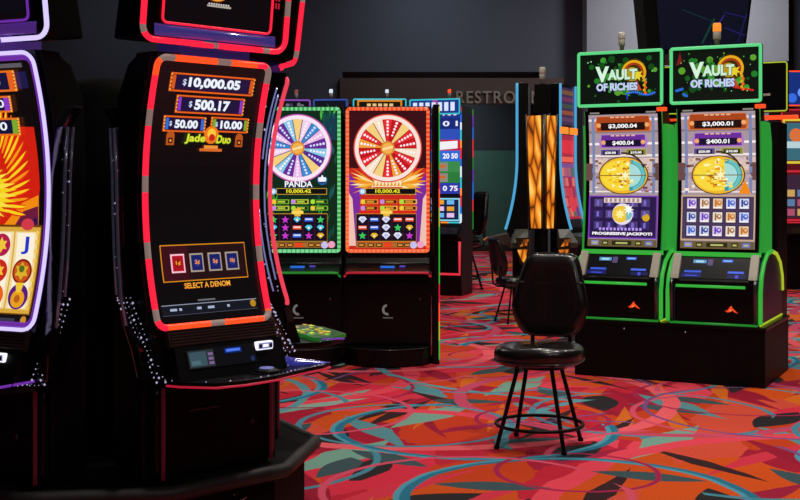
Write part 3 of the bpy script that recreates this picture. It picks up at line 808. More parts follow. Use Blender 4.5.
    base = ('#6fae2c', '#b8c83c', '#2f7a2c') if panda else ('#e8862c', '#d8541c', '#f0b03c')
    for row, z in enumerate((1.375, 1.32)):
        for i in range(3):
            x0 = -.23 + .165 * i
            c.rect(x0, z - .02, x0 + .15, z + .02, base[(i + row) % 3], 10); c.rect(x0 + .012, z - .012, x0 + .138, z + .012, '#1a120c' if i != 1 else '#3a1a10', 11)
            c.disc(x0 + .02, z, .02, ('#f2c83c', '#c88ae0', '#a8e03c')[(i + row) % 3], 12, 12)
            c.rect(x0 + .05, z - .008, x0 + .115, z + .008, ('#d8902c', '#a8c83c')[panda], 12)
    if not panda: c.rect(-.24, 1.265, .24, 1.295, '#d82418', 10)
    # reels
    c.rect(-.27, 1.035, .245, 1.275, '#c8962c', 10); c.rect(-.268, 1.04, .243, 1.27, '#3a1a0c', 11)
    pal2 = ('#c83ac8', '#3a6ae0', '#e8b01c', '#3ac85a', '#f05a2c', '#4ac8e8')
    for i in range(5):
        x0 = -.26 + .1 * i
        c.rect(x0, 1.045, x0 + .092, 1.262, '#140c24', 12)
        for j in range(3):
            x, z = x0 + .046, 1.085 + .068 * j; q = rr.randrange(6)
            col = pal2[q]
            if not panda and (i == 2 or (i, j) in ((0, 2), (3, 0))): c.diamond(x, z, .036, .028, '#e8e8fb', 13); c.diamond(x, z, .02, .016, '#b8b8e8', 14)
            elif q % 3 == 0: c.star(x, z, .034, col, 13)
            elif q % 3 == 1: c.rect(x - .036, z - .014, x + .036, z + .018, col, 13); c.rect(x - .03, z, x + .03, z + .01, '#f4f0ff', 14)
            else: c.diamond(x, z, .032, .024, col, 13); c.disc(x, z, .010, '#fff0c0', 14, 8)
    c.star(-.01, 1.285, .045, '#f0b83c', 14, 10, .7); c.rect(-.06, 1.272, .04, 1.295, '#f8d860', 15)
    # bottom bar
    c.rect(-.27, .985, .3, 1.028, '#a86a2c', 10); 
    for i, x in enumerate((-.25, -.17, -.1, .08, .14)): c.rect(x, .992, x + .055, 1.02, '#2a140c', 11); c.rect(x + .008, 1.0, x + .045, 1.012, '#e8a03c', 12)
    c.rect(-.035, .988, .035, 1.026, '#e8401c', 12); c.disc(.22, 1.006, .03, '#c8c0f0', 12, 14); c.disc(.28, 1.01, .03, '#f0a0c0', 12, 14)

def stripe_fn(a, b, d=.035):
    return lambda L: a if (L % (2 * d)) < d * 1.15 else b
GRNS = glow('soft_green', '#8ae8a4', .85); GRNM = glow('mid_green', '#3fb858', .8); ORS = glow('soft_orange', '#ff7a4a', 1.0); ORM = glow('mid_orange', '#f0401c', 1.0)
def wheel_machine(x, y, kind, label, end=False, led=None):
    t = thing('slot_machine', label, 'slot machine', (x, y, 0), 0, 'wheel slot machines in the middle bank')
    body = MB(); body.prism([(.0, 2.19), (.4, 2.19), (.45, 1.9), (.45, 0.0), (-.06, 0), (-.06, .70), (-.02, .93)], -.37, .37, CAB, bev=.008)
    body.build('cabinet', t)
    bz = MB(); bz.box((-.365, -.03, .93), (.365, .0, 2.185), BLK, .008); bz.build('bezel', t)
    c = Canvas(lambda a, b, o: (a, -.031 - o, b), step=.0007); wheel_art(c, kind); c.build('screen', t)
    led_loop('screen_light', t, lambda a, b, o: (a, -.04, b), -.343, .955, .343, 2.165, .02, .0145, RED, stripe_fn(*led, .019), step=.0095)
    dk = MB(); dk.prism([(-.03, .90), (-.06, .85), (-.24, .80), (-.25, .77), (-.06, .72)], -.36, .36, BLK, bev=.01); d = dk.build('button_deck', t)
    MB().tube([(-.36, -.20, .75), (-.34, -.245, .782)] + [(-.3 + .6 * i / 10, -.255, .786) for i in range(11)] + [(.34, -.245, .782), (.36, -.2, .75)], .010, GRND if kind == 'panda' else glow('dim_red', '#c02034', .75), seg=8).build('deck_light', d)
    MB().tube([(-.34, -.066, .852), (.34, -.066, .852)], .005, STEEL, seg=6).build('deck_trim', d)
    pb = MB(); pb.box((-.06, -.18, .82), (.06, -.13, .835), DBLU, .004); pb.box((.1, -.16, .826), (.15, -.13, .838), glow('violet', '#5a4ac8', .8), .004)
    pb.box((-.25, -.14, .83), (-.15, -.11, .842), mat('deck_glass', '#1a1c24', .2)); pb.build('spin_button', d)
    dr = MB(); dr.box((-.35, -.075, .17), (.35, -.058, .69), BLK, .006); o = dr.build('door', t)
    cr = Canvas(lambda a, b, o_: (a, -.0765 - o_, b)); 
    cr.ring(.0, .46, .028, .048, '#a8a4a0', 1, 20, t0=R(100), t1=R(280), k=.35); cr.rect(-.04, .385, .045, .397, '#4a4644', 1); cr.build('emblem', o)
    lk = MB(); lk.lathe([(.012, 0), (.012, .01)], (.27, -.075, .55), STEEL, 12, 'y'); lk.build('lock', o)
    pl = MB(); arc = [(-.36 + .72 * i / 12, -.10 - .22 * math.sin(PI * i / 12) ** .7) for i in range(13)]
    pl.prism(arc + [(.36, -.055), (-.36, -.055)], 0, .15, BLK, 'z', bev=.012); p_ = pl.build('kick_plinth', t)
    MB().tube([(x_, y_ - .002, .148) for x_, y_ in arc], .006, mat('plinth_lip', '#2c2c30', .3), seg=6).build('lip', p_)
    if end:
        e = MB(); e.box((.385, -.1, 0.0), (.44, .45, 2.2), BLK, .006); q = e.build('end_panel', t)
        def rgb(L): return (GRN, YEL, ORR, glow('red_edge', '#d8203a', .9), GRN, GRN)[int(L / .16) % 6]
        MB().tube([(.437, -.106, .04 + 2.14 * i / 40) for i in range(41)], .006, GRN, seg=6, mfn=rgb).build('edge_light', q)
    return t
wheel_machine(-.105, 10.25, 'bird', 'orange-lit wheel slot machine with red wheel and flame wings', True, (ORS, ORM))
wheel_machine(-.862, 10.25, 'panda', 'green-lit wheel slot machine titled PANDA with purple wheel', False, (GRNS, GRNM))

# ------------------------------------------------------------------ generic upright machine for the rows farther back
def upright(loc, ang, label, group, w=.7, z0=.95, z1=2.4, top=None, topc=None, edge=None, lower=None, art=None, cand=None, ztop=None, tw=None, scale=1., base_h=.2):
    t = thing('slot_machine', label, 'slot machine', (loc[0], loc[1], 0), R(ang), group)
    hw = w / 2
    MB().prism([(.0, z1 + .03), (.45, z1 + .03), (.5, z1 - .2), (.5, 0), (-.02, 0), (-.05, base_h), (-.05, z0 - .25), (-.16, z0 - .2), (.0, z0 - .03)], -hw, hw, CAB, bev=.01).build('cabinet', t)
    MB().prism([(-.05, z0 - .235), (-.19, z0 - .2), (-.19, z0 - .175), (-.03, z0 - .07)], -hw + .02, hw - .02, BLK, bev=.008).build('button_deck', t)
    c = Canvas(lambda a, b, o: (a, -.006 - o, b), step=.0015)
    c.rect(-hw + .03, z0, hw - .03, z1, '#0a0c14', 0)
    if art: art(c, hw - .03, z0, z1)
    c.build('screen', t)
    if edge:
        led_loop('screen_light', t, lambda a, b, o: (a, -.012, b), -hw + .015, z0 - .02, hw - .015, z1 + .012, .02, .012, edge if not callable(edge) else RED, edge if callable(edge) else None, step=.05, seg=6)
    if lower:
        MB().tube([(-hw + .02, -.06, z0 - .28), (-hw + .02, -.06, base_h + .1), (hw - .02, -.06, base_h + .1), (hw - .02, -.06, z0 - .28)] , .02, RED, seg=6, mfn=lower).build('door_light', t)
    if top:
        h0, h1 = top; twid = (tw or w) / 2
        k = thing_part('topper', t)
        MB().box((-twid, -.06, h0), (twid, .02, h1), BLK, .008).build('housing', k)
        tc = Canvas(lambda a, b, o: (a, -.062 - o, b), step=.0015); tc.rect(-twid + .02, h0 + .02, twid - .02, h1 - .02, '#10121c', 0)
        if topc: topc(tc, twid - .02, h0 + .02, h1 - .02)
        tc.build('screen', k)
        led_loop('topper_light', k, lambda a, b, o: (a, -.066, b), -twid + .01, h0 + .01, twid - .01, h1 - .01, .015, .011, cand[1] if cand else CYAN, None, step=.06, seg=6)
        nk = MB(); nk.box((-.08, -.02, z1 + .02), (.08, .06, h0 + .02), SAT); nk.build('neck', k)
        if cand: candle(k, cand[2] if len(cand) > 2 else 0, -.02, h1, cand[0], .62)
    return t

def art_super(c, hw, z0, z1):
    rows = [('#23348a', '100', '#fbf6ff'), ('#1a2a78', '0 1', '#e8ecff'), ('#2f50b8', '', ''), ('#c81c3a', '', '#fff'), ('#2f6ad8', '20 50', '#ffffff'), ('#3a8a4a', '', ''), ('#2a7a3a', '', ''), ('#2a3aa8', '0 75', '#fff4ff')]
    n = len(rows); H = (z1 - z0) * .76; b = z1
    for i, (bg, tx, fc) in enumerate(rows):
        h_ = H / n; c.rect(-hw, b - h_, hw, b, bg, 1)
        if tx: c.text(tx, hw * .60, b - h_ / 2, h_ * .5, fc, 3, hw * .62, .03)
        elif i == 3: c.poly([(-hw * .2, b - h_), (hw * .9, b - h_ * .8), (hw * .9, b - h_ * .1), (0, b - .2 * h_)], '#f4f0f8', 3)
        elif i in (5, 6):
            c.rect(-hw * .7, b - h_ * .9, hw * .5, b - h_ * .1, '#8a8a80', 3); c.rect(-hw * .6, b - h_ * .6, hw * .4, b - h_ * .3, '#c86a2c', 4)
        b -= h_
    c.rect(-hw, z0, hw, b - .06, '#16244a', 1); c.frame(-hw, z0, hw, b - .06, .02, '#8ad8f0', 2)
    for i in range(4):
        for j in range(3): c.rect(-hw * .8 + i * hw * .42, z0 + .05 + j * .09, -hw * .8 + i * hw * .42 + hw * .3, z0 + .11 + j * .09, ('#e8c0f0', '#e8a02c', '#6ab8f0')[(i + j) % 3], 3)
def top_super(c, hw, b0, b1):
    c.rect(-hw, b0, hw, b1, '#1a3a8a', 1); c.rect(-hw * .1, b0, hw * .12, b1, '#a83a9a', 2)
    for i in range(7): c.rect(-hw * .9 + i * hw * .26, b0 + .03, -hw * .9 + i * hw * .26 + hw * .17, b1 - .03, '#dbe6ff', 3)
def rgbf(L):
    return (glow('edge_white', '#e8f0ff', 1.), DBLU, glow('edge_red', '#e03040', 1.), ORG, CYAN)[int(L / .13) % 5]
def redblue(L): return (RED, glow('edge_red', '#e03040', 1.), DBLU)[int(L / .25) % 3]
BK = 'machines behind the wheel bank'
cA = upright((.50, 16.6), -20, 'tall slot machine with blue and red number screen right of the wheel bank', BK, .76, 1.03, 2.6, (2.5, 2.72), top_super, rgbf, redblue, art_super, (ORR, CYAN, .2), tw=.74)
cA.location = (.50, 16.65, 0)
ed = MB(); ed.tube([(.383, .5, .9 + 1.7 * i / 20) for i in range(21)], .010, RED, seg=6, mfn=lambda L: (GRND, glow('edge_red', '#e03040', 1.), DBLU, PURP)[int(L / .2) % 4]); ed.build('edge_light', cA)
def top_gold(c, hw, b0, b1):
    c.rect(-hw, b0, hw, b1, '#141008', 1); c.frame(-hw + .04, b0 + .03, hw - .04, b1 - .0, .025, '#d8861c', 2)
    for i in range(5): c.rect(-hw * .5 + i * hw * .22, b0 + .05, -hw * .5 + i * hw * .22 + hw * .15, b0 + .13, '#e8c080', 3)
upright((-.28, 16.6), 0, 'slot machine peeking over the flame wing machine, orange-framed topper', BK, .7, 1.0, 2.5, (2.5, 2.72), top_gold, DBLU, None, None, (glow('beacon_white', '#dfe8ff', 1.), CYAN, .1), tw=.74)
def top_dim(c, hw, b0, b1):
    c.rect(-hw, b0, hw, b1, '#0c0c18', 1)
    for i in range(9): c.disc(-hw * .6 + random.random() * hw * 1.2, b0 + .04 + random.random() * (b1 - b0 - .08), .025, random.choice(('#5a3a6a', '#6a6a78', '#3a3a5a')), 2, 10)
upright((-1.38, 15.4), 6, 'slot machine behind PANDA, small topper with violet edge', BK, .44, 1.0, 2.3, (2.3, 2.62), top_dim, DBLU, None, None, (glow('beacon_dim', '#b05a5a', .5), glow('violet_edge', '#9a5ad0', .7), .05), tw=.46)
upright((-.87, 15.2), -8, 'slot machine behind PANDA and flame wing machines, blue-edged dark topper', BK, .44, 1.0, 2.3, (2.3, 2.61), lambda c, hw, a, b_: c.rect(-hw, a, hw, b_, '#10131f', 1), DBLU, None, None, (glow('beacon_white', '#dfe8ff', 1.), glow('dull_blue_edge', '#3a5ab8', .7), 0.), tw=.44)

# ------------------------------------------------------------------ far right machines
def art_hot(c, hw, z0, z1):
    c.rect(-hw, z0, hw, z1, '#5a1018', 1); c.frame(-hw, z0 + (z1 - z0) * .52, hw, z1 - .12, .035, '#d8c83c', 2); c.rect(-hw + .05, z0 + (z1 - z0) * .55, hw - .05, z1 - .18, '#3a6a78', 3)
    c.disc(-hw + .2, z1 - .36, .1, '#d8703c', 4); c.rect(-hw + .06, z0 + (z1 - z0) * .66, -hw + .3, z0 + (z1 - z0) * .72, '#b8d0d8', 4)
    c.frame(-hw, z0, hw, z0 + (z1 - z0) * .46, .03, '#c8283a', 2); c.rect(-hw + .05, z0 + .05, hw - .05, z0 + (z1 - z0) * .42, '#3a2438', 3)
    for i in range(4):
        for j in range(3): c.rect(-hw + .07 + i * .15, z0 + .08 + j * .14, -hw + .18 + i * .15, z0 + .18 + j * .14, ('#a8506a', '#5a7aa0', '#c8a05a')[(i * 2 + j) % 3], 4)
def top_blue(c, hw, b0, b1):
    c.rect(-hw, b0, hw, b1, '#16307a', 1)
    for i in range(8): c.disc(-hw + .1 + .15 * i, b0 + .1 + (i % 3) * .08, .07, ('#3a6ae0', '#6a9af8', '#2a3a9a')[i % 3], 2, 12)
upright((6.0, 17.6), 4, 'red-lit slot machine at the right edge with blue topper', 'far right machines', .86, 1.0, 2.62, (2.68, 3.2), top_blue, glow('edge_hotred', '#d82a3c', .8), None, art_hot, (RED, ORR, .2), tw=.8)

# ------------------------------------------------------------------ vault bank
EX, EY, EA = 2.074, 9.239, R(-27)
def E(x, y):
    c, s = math.cos(EA), math.sin(EA); return (EX + c * x - s * y, EY + s * x + c * y)
vp = thing('machine_plinth', 'long low black plinth under the two vault machines', 'plinth', (EX, EY, 0), EA)
b = MB(); b.box((-.765, .01, .0), (.715, 1.05, .425), mat('plinth_black', '#0a090b', .5, spec=.15), .004); b.build('base', vp)
MB().box((-.775, 0, .425), (.725, 1.06, .45), BLK, .005).build('top', vp)
lk = MB()
for x in (-.36, .12): lk.lathe([(.010, 0), (.010, .006)], (x, .01, .385), STEEL, 10, 'y')
lk.build('lock', vp)

def vault_screen(c, n, left):
    W, Z0, Z1 = .282, 1.025, 2.08
    H = Z1 - Z0
    z = lambda q: Z1 - q * H
    c.rect(-W, Z0, W, Z1, '#a8959c', 0)
    # silver vault surround
    for i in range(7):
        c.rect(-W, z(.05 + .09 * i), W, z(.05 + .09 * i) + .018, ('#f0e4e4', '#8a747c', '#fbf0ec')[i % 3], 1)
    for sd in (-1, 1):
        c.poly([(sd * W, z(.33)), (sd * .12, z(.33)), (sd * .20, z(.44)), (sd * W, z(.44))], '#d8c0b8', 2); c.poly([(sd * W, z(.58)), (sd * .12, z(.58)), (sd * .20, z(.47)), (sd * W, z(.47))], '#b8a4a8', 2)
        c.rect(sd * W - .03, z(.5), sd * W + .03 if sd < 0 else W, z(.37), '#6a4a48', 3) if sd < 0 else c.rect(W - .04, z(.5), W, z(.37), '#6a4a48', 3)
        c.rect(sd * .245 - .012, z(.6), sd * .245 + .012, z(.02), '#7a86b0', 3)
    def jack(q0, q1, hw, rim, body, dark, txt, tw_):
        c.poly([(-hw, z(q1)), (-hw - .012, z((q0 + q1) / 2)), (-hw + .02, z(q0)), (hw - .02, z(q0)), (hw + .012, z((q0 + q1) / 2)), (hw, z(q1))], rim, 4)
        c.rect(-hw + .012, z(q1) + .006, hw - .012, z(q0) - .006, body, 5); c.rect(-hw + .045, z(q1) + .012, hw - .045, z(q0 + (q1 - q0) * .42), dark, 6)
        for sd in (-1, 1): c.disc(sd * (hw - .028), z((q0 + q1) / 2 + .01), .018, '#f0a86a', 7, 12)
        for k in range(5): c.rect(-.1 + .042 * k, z(q0) - .016, -.07 + .042 * k, z(q0) - .006, '#e8b890', 7)
        c.text(txt, 0, z(q0 + (q1 - q0) * .66), .038, '#ffffff', 8, tw_, .03)
    jack(.012, .13, .225, '#d8763c', '#a8441c', '#22100f', '$3,000.0' + n, .235)
    jack(.15, .252, .19, '#b07ac8', '#6a2f98', '#1c1030', '$400.0' + n, .175)
    for sd, txt, bc in ((-1, '$20.00', '#5a4a9a'), (1, '$10.00', '#8a8a2c')):
        c.rect(sd * .105 - .085, z(.31), sd * .105 + .085, z(.262), '#c8b090', 4); c.rect(sd * .105 - .08, z(.307), sd * .105 + .08, z(.265), bc, 5); c.rect(sd * .105 - .06, z(.305), sd * .105 + .06, z(.275), '#1a1016', 6)
        c.text(txt, sd * .105, z(.29), .021, '#ffffff', 7, .09, .04)
    # round vault door
    rr = random.Random(int(n) * 3 + 1)
    for i in range(46):     # machined facets beside the door
        x = rr.choice((-1, 1)) * rr.uniform(.15, .25); q = rr.uniform(.335, .59)
        c.rect(x - .02, z(q), x + rr.uniform(-.005, .022), z(q) + rr.uniform(.006, .022), rr.choice(('#f4e8e0', '#c89a7a', '#8a5a4a', '#b8a8b8', '#e8d0b8', '#6a4038', '#a87ab0')), 3 + i % 2)
    cx, cz = 0.0, z(.462)
    c.disc(cx, cz, .205, '#5a3a1c', 5, 40, .152); c.disc(cx, cz, .195, '#f0b82c', 6, 40, .144); c.disc(cx - .02, cz, .165, '#f8d83c', 7, 30, .124)
    c.disc(cx + .05, cz, .135, '#3a9aa0', 8, 30, .124, t0=-PI / 2, t1=PI / 2); c.disc(cx + .05, cz, .095, '#a8dcd8', 9, 24, .092, t0=-PI / 2, t1=PI / 2)
    c.ring(cx + .0, cz, .172, .186, '#3a2a10', 10, t0=R(20), t1=R(95)); c.ring(cx + .05, cz, .10, .125, '#6ac0c0', 10, t0=-1.3, t1=1.3)
    for i in range(60):
        t_, q = rr.uniform(1.2, 5.4), rr.uniform(.02, .14)
        x, zz = cx + .01 + q * math.cos(t_) * 1.15, cz + q * math.sin(t_) * .82
        c.rect(x, zz, x + rr.uniform(.014, .034), zz + rr.uniform(.008, .022), rr.choice(('#fbe860', '#e8961c', '#b86a14', '#fdf4a0', '#f0c01c', '#fff8c8')), 10 + i % 3)
    c.rect(cx - .19, cz - .004, cx + .19, cz + .003, '#7a5a1c', 13); c.disc(cx + .02, cz, .03, '#f0a81c', 14, 12); c.star(cx + .02, cz, .045, '#fdf6c0', 15, 6, .4)
    if not left:
        c.poly([(.17, z(.56)), (.2, z(.50)), (.23, z(.555)), (.25, z(.6)), (.16, z(.6))], '#f08a1c', 8)
    # reels
    if left:
        c.rect(-W, z(.94), W, z(.615), '#7a3ab8', 8); c.rect(-W + .012, z(.93), W - .012, z(.625), '#2a1a48', 9)
        for i in range(5):
            for j in range(3): c.rect(-.235 + .096 * i, z(.87 - .085 * j), -.165 + .096 * i, z(.81 - .085 * j), ('#4a3a78', '#3a2a68', '#5a4a80')[(i + j) % 3], 10); c.rect(-.215 + .096 * i, z(.86 - .085 * j), -.195 + .096 * i, z(.82 - .085 * j), '#7a6ac8', 11)
        c.disc(.19, z(.78), .03, '#d8a81c', 11)
        c.rect(-.155, z(.668), .15, z(.632), '#e8d8d0', 12); 
        for i in range(8): c.rect(-.145 + .037 * i, z(.664), -.125 + .037 * i, z(.636), '#a88a90', 13)
        c.disc(-.0, z(.755), .085, '#e8e0f0', 13); c.disc(-.015, z(.755), .068, '#f0c83c', 14); c.disc(.03, z(.75), .05, '#7ac0c0', 15, 20, .055, t0=-PI / 2, t1=PI / 2); c.star(-.02, z(.755), .04, '#fdf0a0', 16, 7, .6); c.star(.05, z(.72), .045, '#ffffff', 16, 8, .4)
        for i in range(12): c.rect(-.19 + .03 * i, z(.878), -.172 + .03 * i, z(.858), '#b89af8', 13)
        c.text('PROGRESSIVE JACKPOT!', .0, z(.905), .03, '#fff8ff', 14, .49, .05)
    else:
        c.rect(-W, z(.94), W, z(.61), '#c8a888', 8); c.rect(-W + .01, z(.93), W - .01, z(.62), '#4a3a5a', 9)
        pal = (('#d8c8e0', '#6a3ac8'), ('#c8d0f0', '#3a5ac8'), ('#e8e0d0', '#a86a3a'), ('#d0d8e8', '#2a3a9a'), ('#e8c8a0', '#c8701c'))
        for i in range(5):
            for j in range(3):
                bg, fg = pal[(i * 2 + j * 3) % 5]; x, zz = -.2 + .1 * i, z(.67 + .1 * j)
                c.rect(x - .043, zz - .046, x + .043, zz + .044, '#2a2048', 10); c.rect(x - .036, zz - .04, x + .036, zz + .038, bg, 11)
                c.rect(x - .022, zz - .03, x - .008, zz + .03, fg, 12); c.disc(x + .012, zz + .005, .02, fg, 12, 10); c.disc(x + .014, zz + .008, .010, bg, 13, 8); c.rect(x - .03, zz - .036, x + .03, zz - .026, '#fff4f0', 13)
    c.rect(-W, Z0, W, z(.945), '#6a5a3a', 10)
    for i, (x, w_) in enumerate(((-.25, .06), (-.16, .05), (-.08, .16), (.11, .05), (.19, .06))):
        c.rect(x, Z0 + .012, x + w_, z(.955), ('#8a8ac8', '#3a3a1c', '#2a2a14', '#3a3a1c', '#6a70c0')[i], 11); c.rect(x + w_ * .2, Z0 + .022, x + w_ * .8, Z0 + .036, '#b8b86a', 12)
    c.rect(-.27, Z1 + .008, -.19, Z1 + .022, '#8a8680', 1); c.rect(.19, Z1 + .008, .27, Z1 + .022, '#8a8680', 1)

def vault_topper(c, left):
    W, H, zc = .322, .195, 2.36
    c.rect(-W, zc - H, W, zc + H, '#0a140c', 0)
    rr = random.Random(4 if left else 8)
    for i in range(70):
        x, zz = rr.gauss(0, .13), zc + rr.gauss(0, .08); r = rr.uniform(.006, .03)
        if abs(x) < W - r and abs(zz - zc) < H - r: c.disc(x, zz, r, rr.choice(('#125a1c', '#1f7a26', '#0e4a16', '#3a9a30', '#5aa02c')), 1 + i % 4, 10)
    for i in range(24):
        x, zz = rr.uniform(-.27, .27), zc + rr.uniform(-.15, .15); c.disc(x, zz, rr.uniform(.002, .006), rr.choice(('#7af07a', '#a8f0b0', '#4ac04a')), 5, 6)
    c.disc(.115, zc + .05, .10, '#3a2a08', 6); c.ring(.115, zc + .04, .08, .10, '#e8a81c', 7, t0=-.6, t1=3.4); c.ring(.115, zc + .04, .062, .078, '#a83a14', 7, t0=-.2, t1=3.2); c.disc(.10, zc + .03, .055, '#b8961c', 7)
    c.star(.145, zc + .02, .05, '#e8d02c', 8, 7, .5); c.poly([(.1, zc - .1), (.14, zc - .02), (.18, zc - .1)], '#c8481c', 7)
    for i in range(6): c.disc(.20 + .01 * (i % 2), zc - .02 - .02 * i, .012, ('#d8a81c', '#e8641c')[i % 2], 8, 8)
    c.text('V', -.14, zc + .035, .135, '#1a4a2a', 9, .12, .08); c.text('V', -.14, zc + .037, .125, '#d8f4dc', 10, .112, .05)
    c.text('AULT', .025, zc + .028, .09, '#1a4a2a', 9, .25, .08); c.text('AULT', .025, zc + .03, .084, '#cdeed2', 10, .24, .05)
    c.text('OF RICHES', -.02, zc - .068, .07, '#2a2a6a', 9, .345, .08); c.text('OF RICHES', -.02, zc - .066, .062, '#c4d4f0', 10, .335, .05)
    if left:
        for i in range(14): c.disc(.06 + .017 * i, zc - .125 + .012 * math.sin(i * .5) , .011, '#1c4ab8', 6, 8); c.disc(.06 + .017 * i, zc - .123 + .012 * math.sin(i * .5), .005, '#5aa0f0', 7, 6)
        c.rect(.058, zc - .17, .068, zc - .12, '#1c4ab8', 6)
    else:
        for i in range(8): c.disc(-.295 + .011 * i, zc - .115 + .006 * i * (1 if i < 5 else -2) * .5, .011, '#2a6ad0', 6, 8)
        for i in range(11): c.disc(.14 + .014 * i, zc - .10 - .003 * i, .009, '#c82a1c', 6, 8)
        c.poly([(-.3, zc + .08), (-.27, zc + .18), (-.25, zc + .1)], '#7a1c1c', 2)

def vault_machine(x, n, label, left):
    wx, wy = E(x, .03)
    t = thing('slot_machine', label, 'slot machine', (wx, wy, .45), EA, 'vault slot machines on the long plinth'); dz = -.45
    cy = lambda z: .17 - .035 * ((z - 1.62) / .5) ** 2
    zs = [.985 + 1.125 * i / 14 for i in range(15)]
    body = MB(); body.prism([(cy(z) + .03, z) for z in zs] + [(.5, 2.10), (.58, 1.9), (.58, .45), (.03, .45), (.02, .74), (.06, .78), (.15, .975)], -.285, .285, CAB, bev=.006)
    body.build('cabinet', t, dz)
    bz = MB(); sheet(bz, [(cy(z), z) for z in zs], -.312, .312, .05, BLK); bz.build('bezel', t, dz)
    c = Canvas(lambda a, b, o: (a, cy(b) - .002 - o, b), .08); vault_screen(c, n, left); c.build('screen', t, dz)
    MB().tube([(-.314, cy(z) + .01, z) for z in zs], .006, GRND, seg=6).tube([(.314, cy(z) + .01, z) for z in zs], .006, GRND, seg=6).build('screen_light', t, dz)
    sp = MB()
    for sd in (-1, 1):
        sp.prism([(cy(1.03) + .035, 1.0)] + [(cy(z) + .035, z) for z in (1.1, 1.3, 1.5, 1.7, 1.9, 2.0)] + [(.42, 2.0), (.5, 1.85), (.5, 1.0)], sd * .305, sd * .345, GRNS2, bev=.006)
    sp.build('lit_side_panel', t, dz)
    br = MB(); br.prism([(.09, 1.0), (.16, 1.0), (.16, .965), (.10, .965)], -.325, .325, GRN, bev=.004); br.build('lower_light_bar', t, dz)
    # sloped panel and deck
    sy = lambda z: .0 + (z - .80) / .17 * .11
    d = MB(); d.prism([(sy(.965), .965), (sy(.80), .80), (-.02, .785), (-.02, .755), (.07, .755), (.16, .965)], -.29, .29, SAT, bev=.004); dk = d.build('button_deck', t, dz)
    sc_ = Canvas(lambda a, b, o: (a, sy(b) - .004 - o, b)); sc_.rect(-.27, .803, .27, .955, '#08080a', 0)
    for (a0, b0, a1, b1, col) in ((-.17, .915, -.07, .94, '#5a9ac8'), (-.06, .90, -.02, .945, '#5a4a78'), (.05, .925, .13, .945, '#3a6ae0'), (-.23, .845, -.1, .86, '#3a5ad8'), (-.25, .812, -.1, .838, '#1a1f6a'), (.1, .845, .22, .86, '#4a6ae8'), (.1, .81, .24, .835, '#1a1a50')):
        sc_.rect(a0, b0, a1, b1, col, 1)
    sc_.disc(.17, .822, .014, '#4a4ac8', 2, 12); sc_.rect(-.22, .82, -.13, .826, '#4a5ae0', 2); sc_.rect(-.15, .92, -.09, .934, '#a8d8f0', 2); sc_.rect(.06, .93, .12, .94, '#8ab0ff', 2)
    sc_.build('deck_display', dk)
    for sd in (-1, 1):
        q = MB(); q.prism([(.085, .985), (-.015, .83), (-.03, .80), (.02, .80), (.11, .985)], sd * .262, sd * .325, PALE, bev=.004); q.build('side_plate', t, dz)
        pst = MB(); pst.tube([(sd * .31, -.01, .80), (sd * .315, -.035, .76), (sd * .315, -.03, .70), (sd * .315, -.01, .47)], .016, STEEL, seg=8); pst.build('front_post', t, dz)
    MB().tube([(-.28, -.028, .745), (.24, -.028, .745)], .011, GRN, seg=8).build('door_light', t, dz)
    MB().tube([(-.33, -.018, .462), (.33, -.018, .462)], .009, GRND, seg=8).build('plinth_light', t, dz)
    dr = MB(); dr.box((-.285, -.005, .475), (.285, .03, .735), BLK, .005); do = dr.build('door', t, dz)
    em = Canvas(lambda a, b, o: (a, -.0065 - o, b)); ex, ez = .135, .575
    em.poly([(ex - .04, ez - .02), (ex - .012, ez + .018), (ex + .0, ez + .03), (ex + .008, ez + .012), (ex + .05, ez - .028), (ex + .02, ez - .018), (ex + .005, ez - .002), (ex - .012, ez - .02)], '#ff4a1e', 1); em.poly([(ex - .035, ez - .002), (ex - .05, ez - .012), (ex - .035, ez - .018)], '#c82a10', 1); em.poly([(ex - .004, ez + .002), (ex - .02, ez - .014), (ex + .008, ez - .01)], '#ff8a4a', 2)
    em.build('emblem', do)
    # arched side arm
    arch = [(-.01, .47), (-.01, .70), (.03, .82), (.13, .92), (.28, .985), (.46, 1.0), (.66, .97), (.82, .90), (.92, .78), (.94, .66)]
    for sd in (-1, 1):
        s_ = MB(); s_.prism(arch + [(.92, .47)], sd * .29, sd * .348, mat('navy_side', '#161c48', .35), bev=.006); so = s_.build('side_arm', t, dz)
        MB().tube([(sd * .349, y, z) for y, z in arch], .016, GRN, seg=8, mfn=lambda L: GRN if L < .72 else YEL).build('arch_light', so)
    MB().tube([(.345, .0, .462), (.345, .95, .462)], .008, YEL, seg=6).build('side_plinth_light', t, dz)
    # topper
    k = thing_part('topper', t)
    MB().box((-.345, .06, 2.14), (.345, .13, 2.58), BLK, .012).build('housing', k, dz)
    tc = Canvas(lambda a, b, o: (a, .058 - o, b), step=.0007); vault_topper(tc, left); tc.build('screen', k, dz)
    led_loop('topper_light', k, lambda a, b, o: (a, .055, b), -.337, 2.15, .337, 2.57, .012, .0125, GRNP, None, dz, step=.06)
    nk = MB(); nk.box((-.15, .1, 2.08), (.15, .3, 2.17), BLK); nk.box((-.28, .1, 2.10), (.3, .16, 2.14), MATTE); nk.build('neck', k, dz)
    ol = MB(); ol.box((.29, .08, 2.095), (.365, .12, 2.125), ORR, .004); ol.build('corner_light', k, dz)
    candle(k, 0.0, .12, 2.585, ORG if not left else None, .72 if left else .85, dz)
    return t
vault_machine(-.42, '4', 'left one of the two green VAULT OF RICHES machines, PROGRESSIVE JACKPOT banner', True)
vault_machine(.33, '1', 'right one of the two green VAULT OF RICHES machines, lit orange beacon', False)

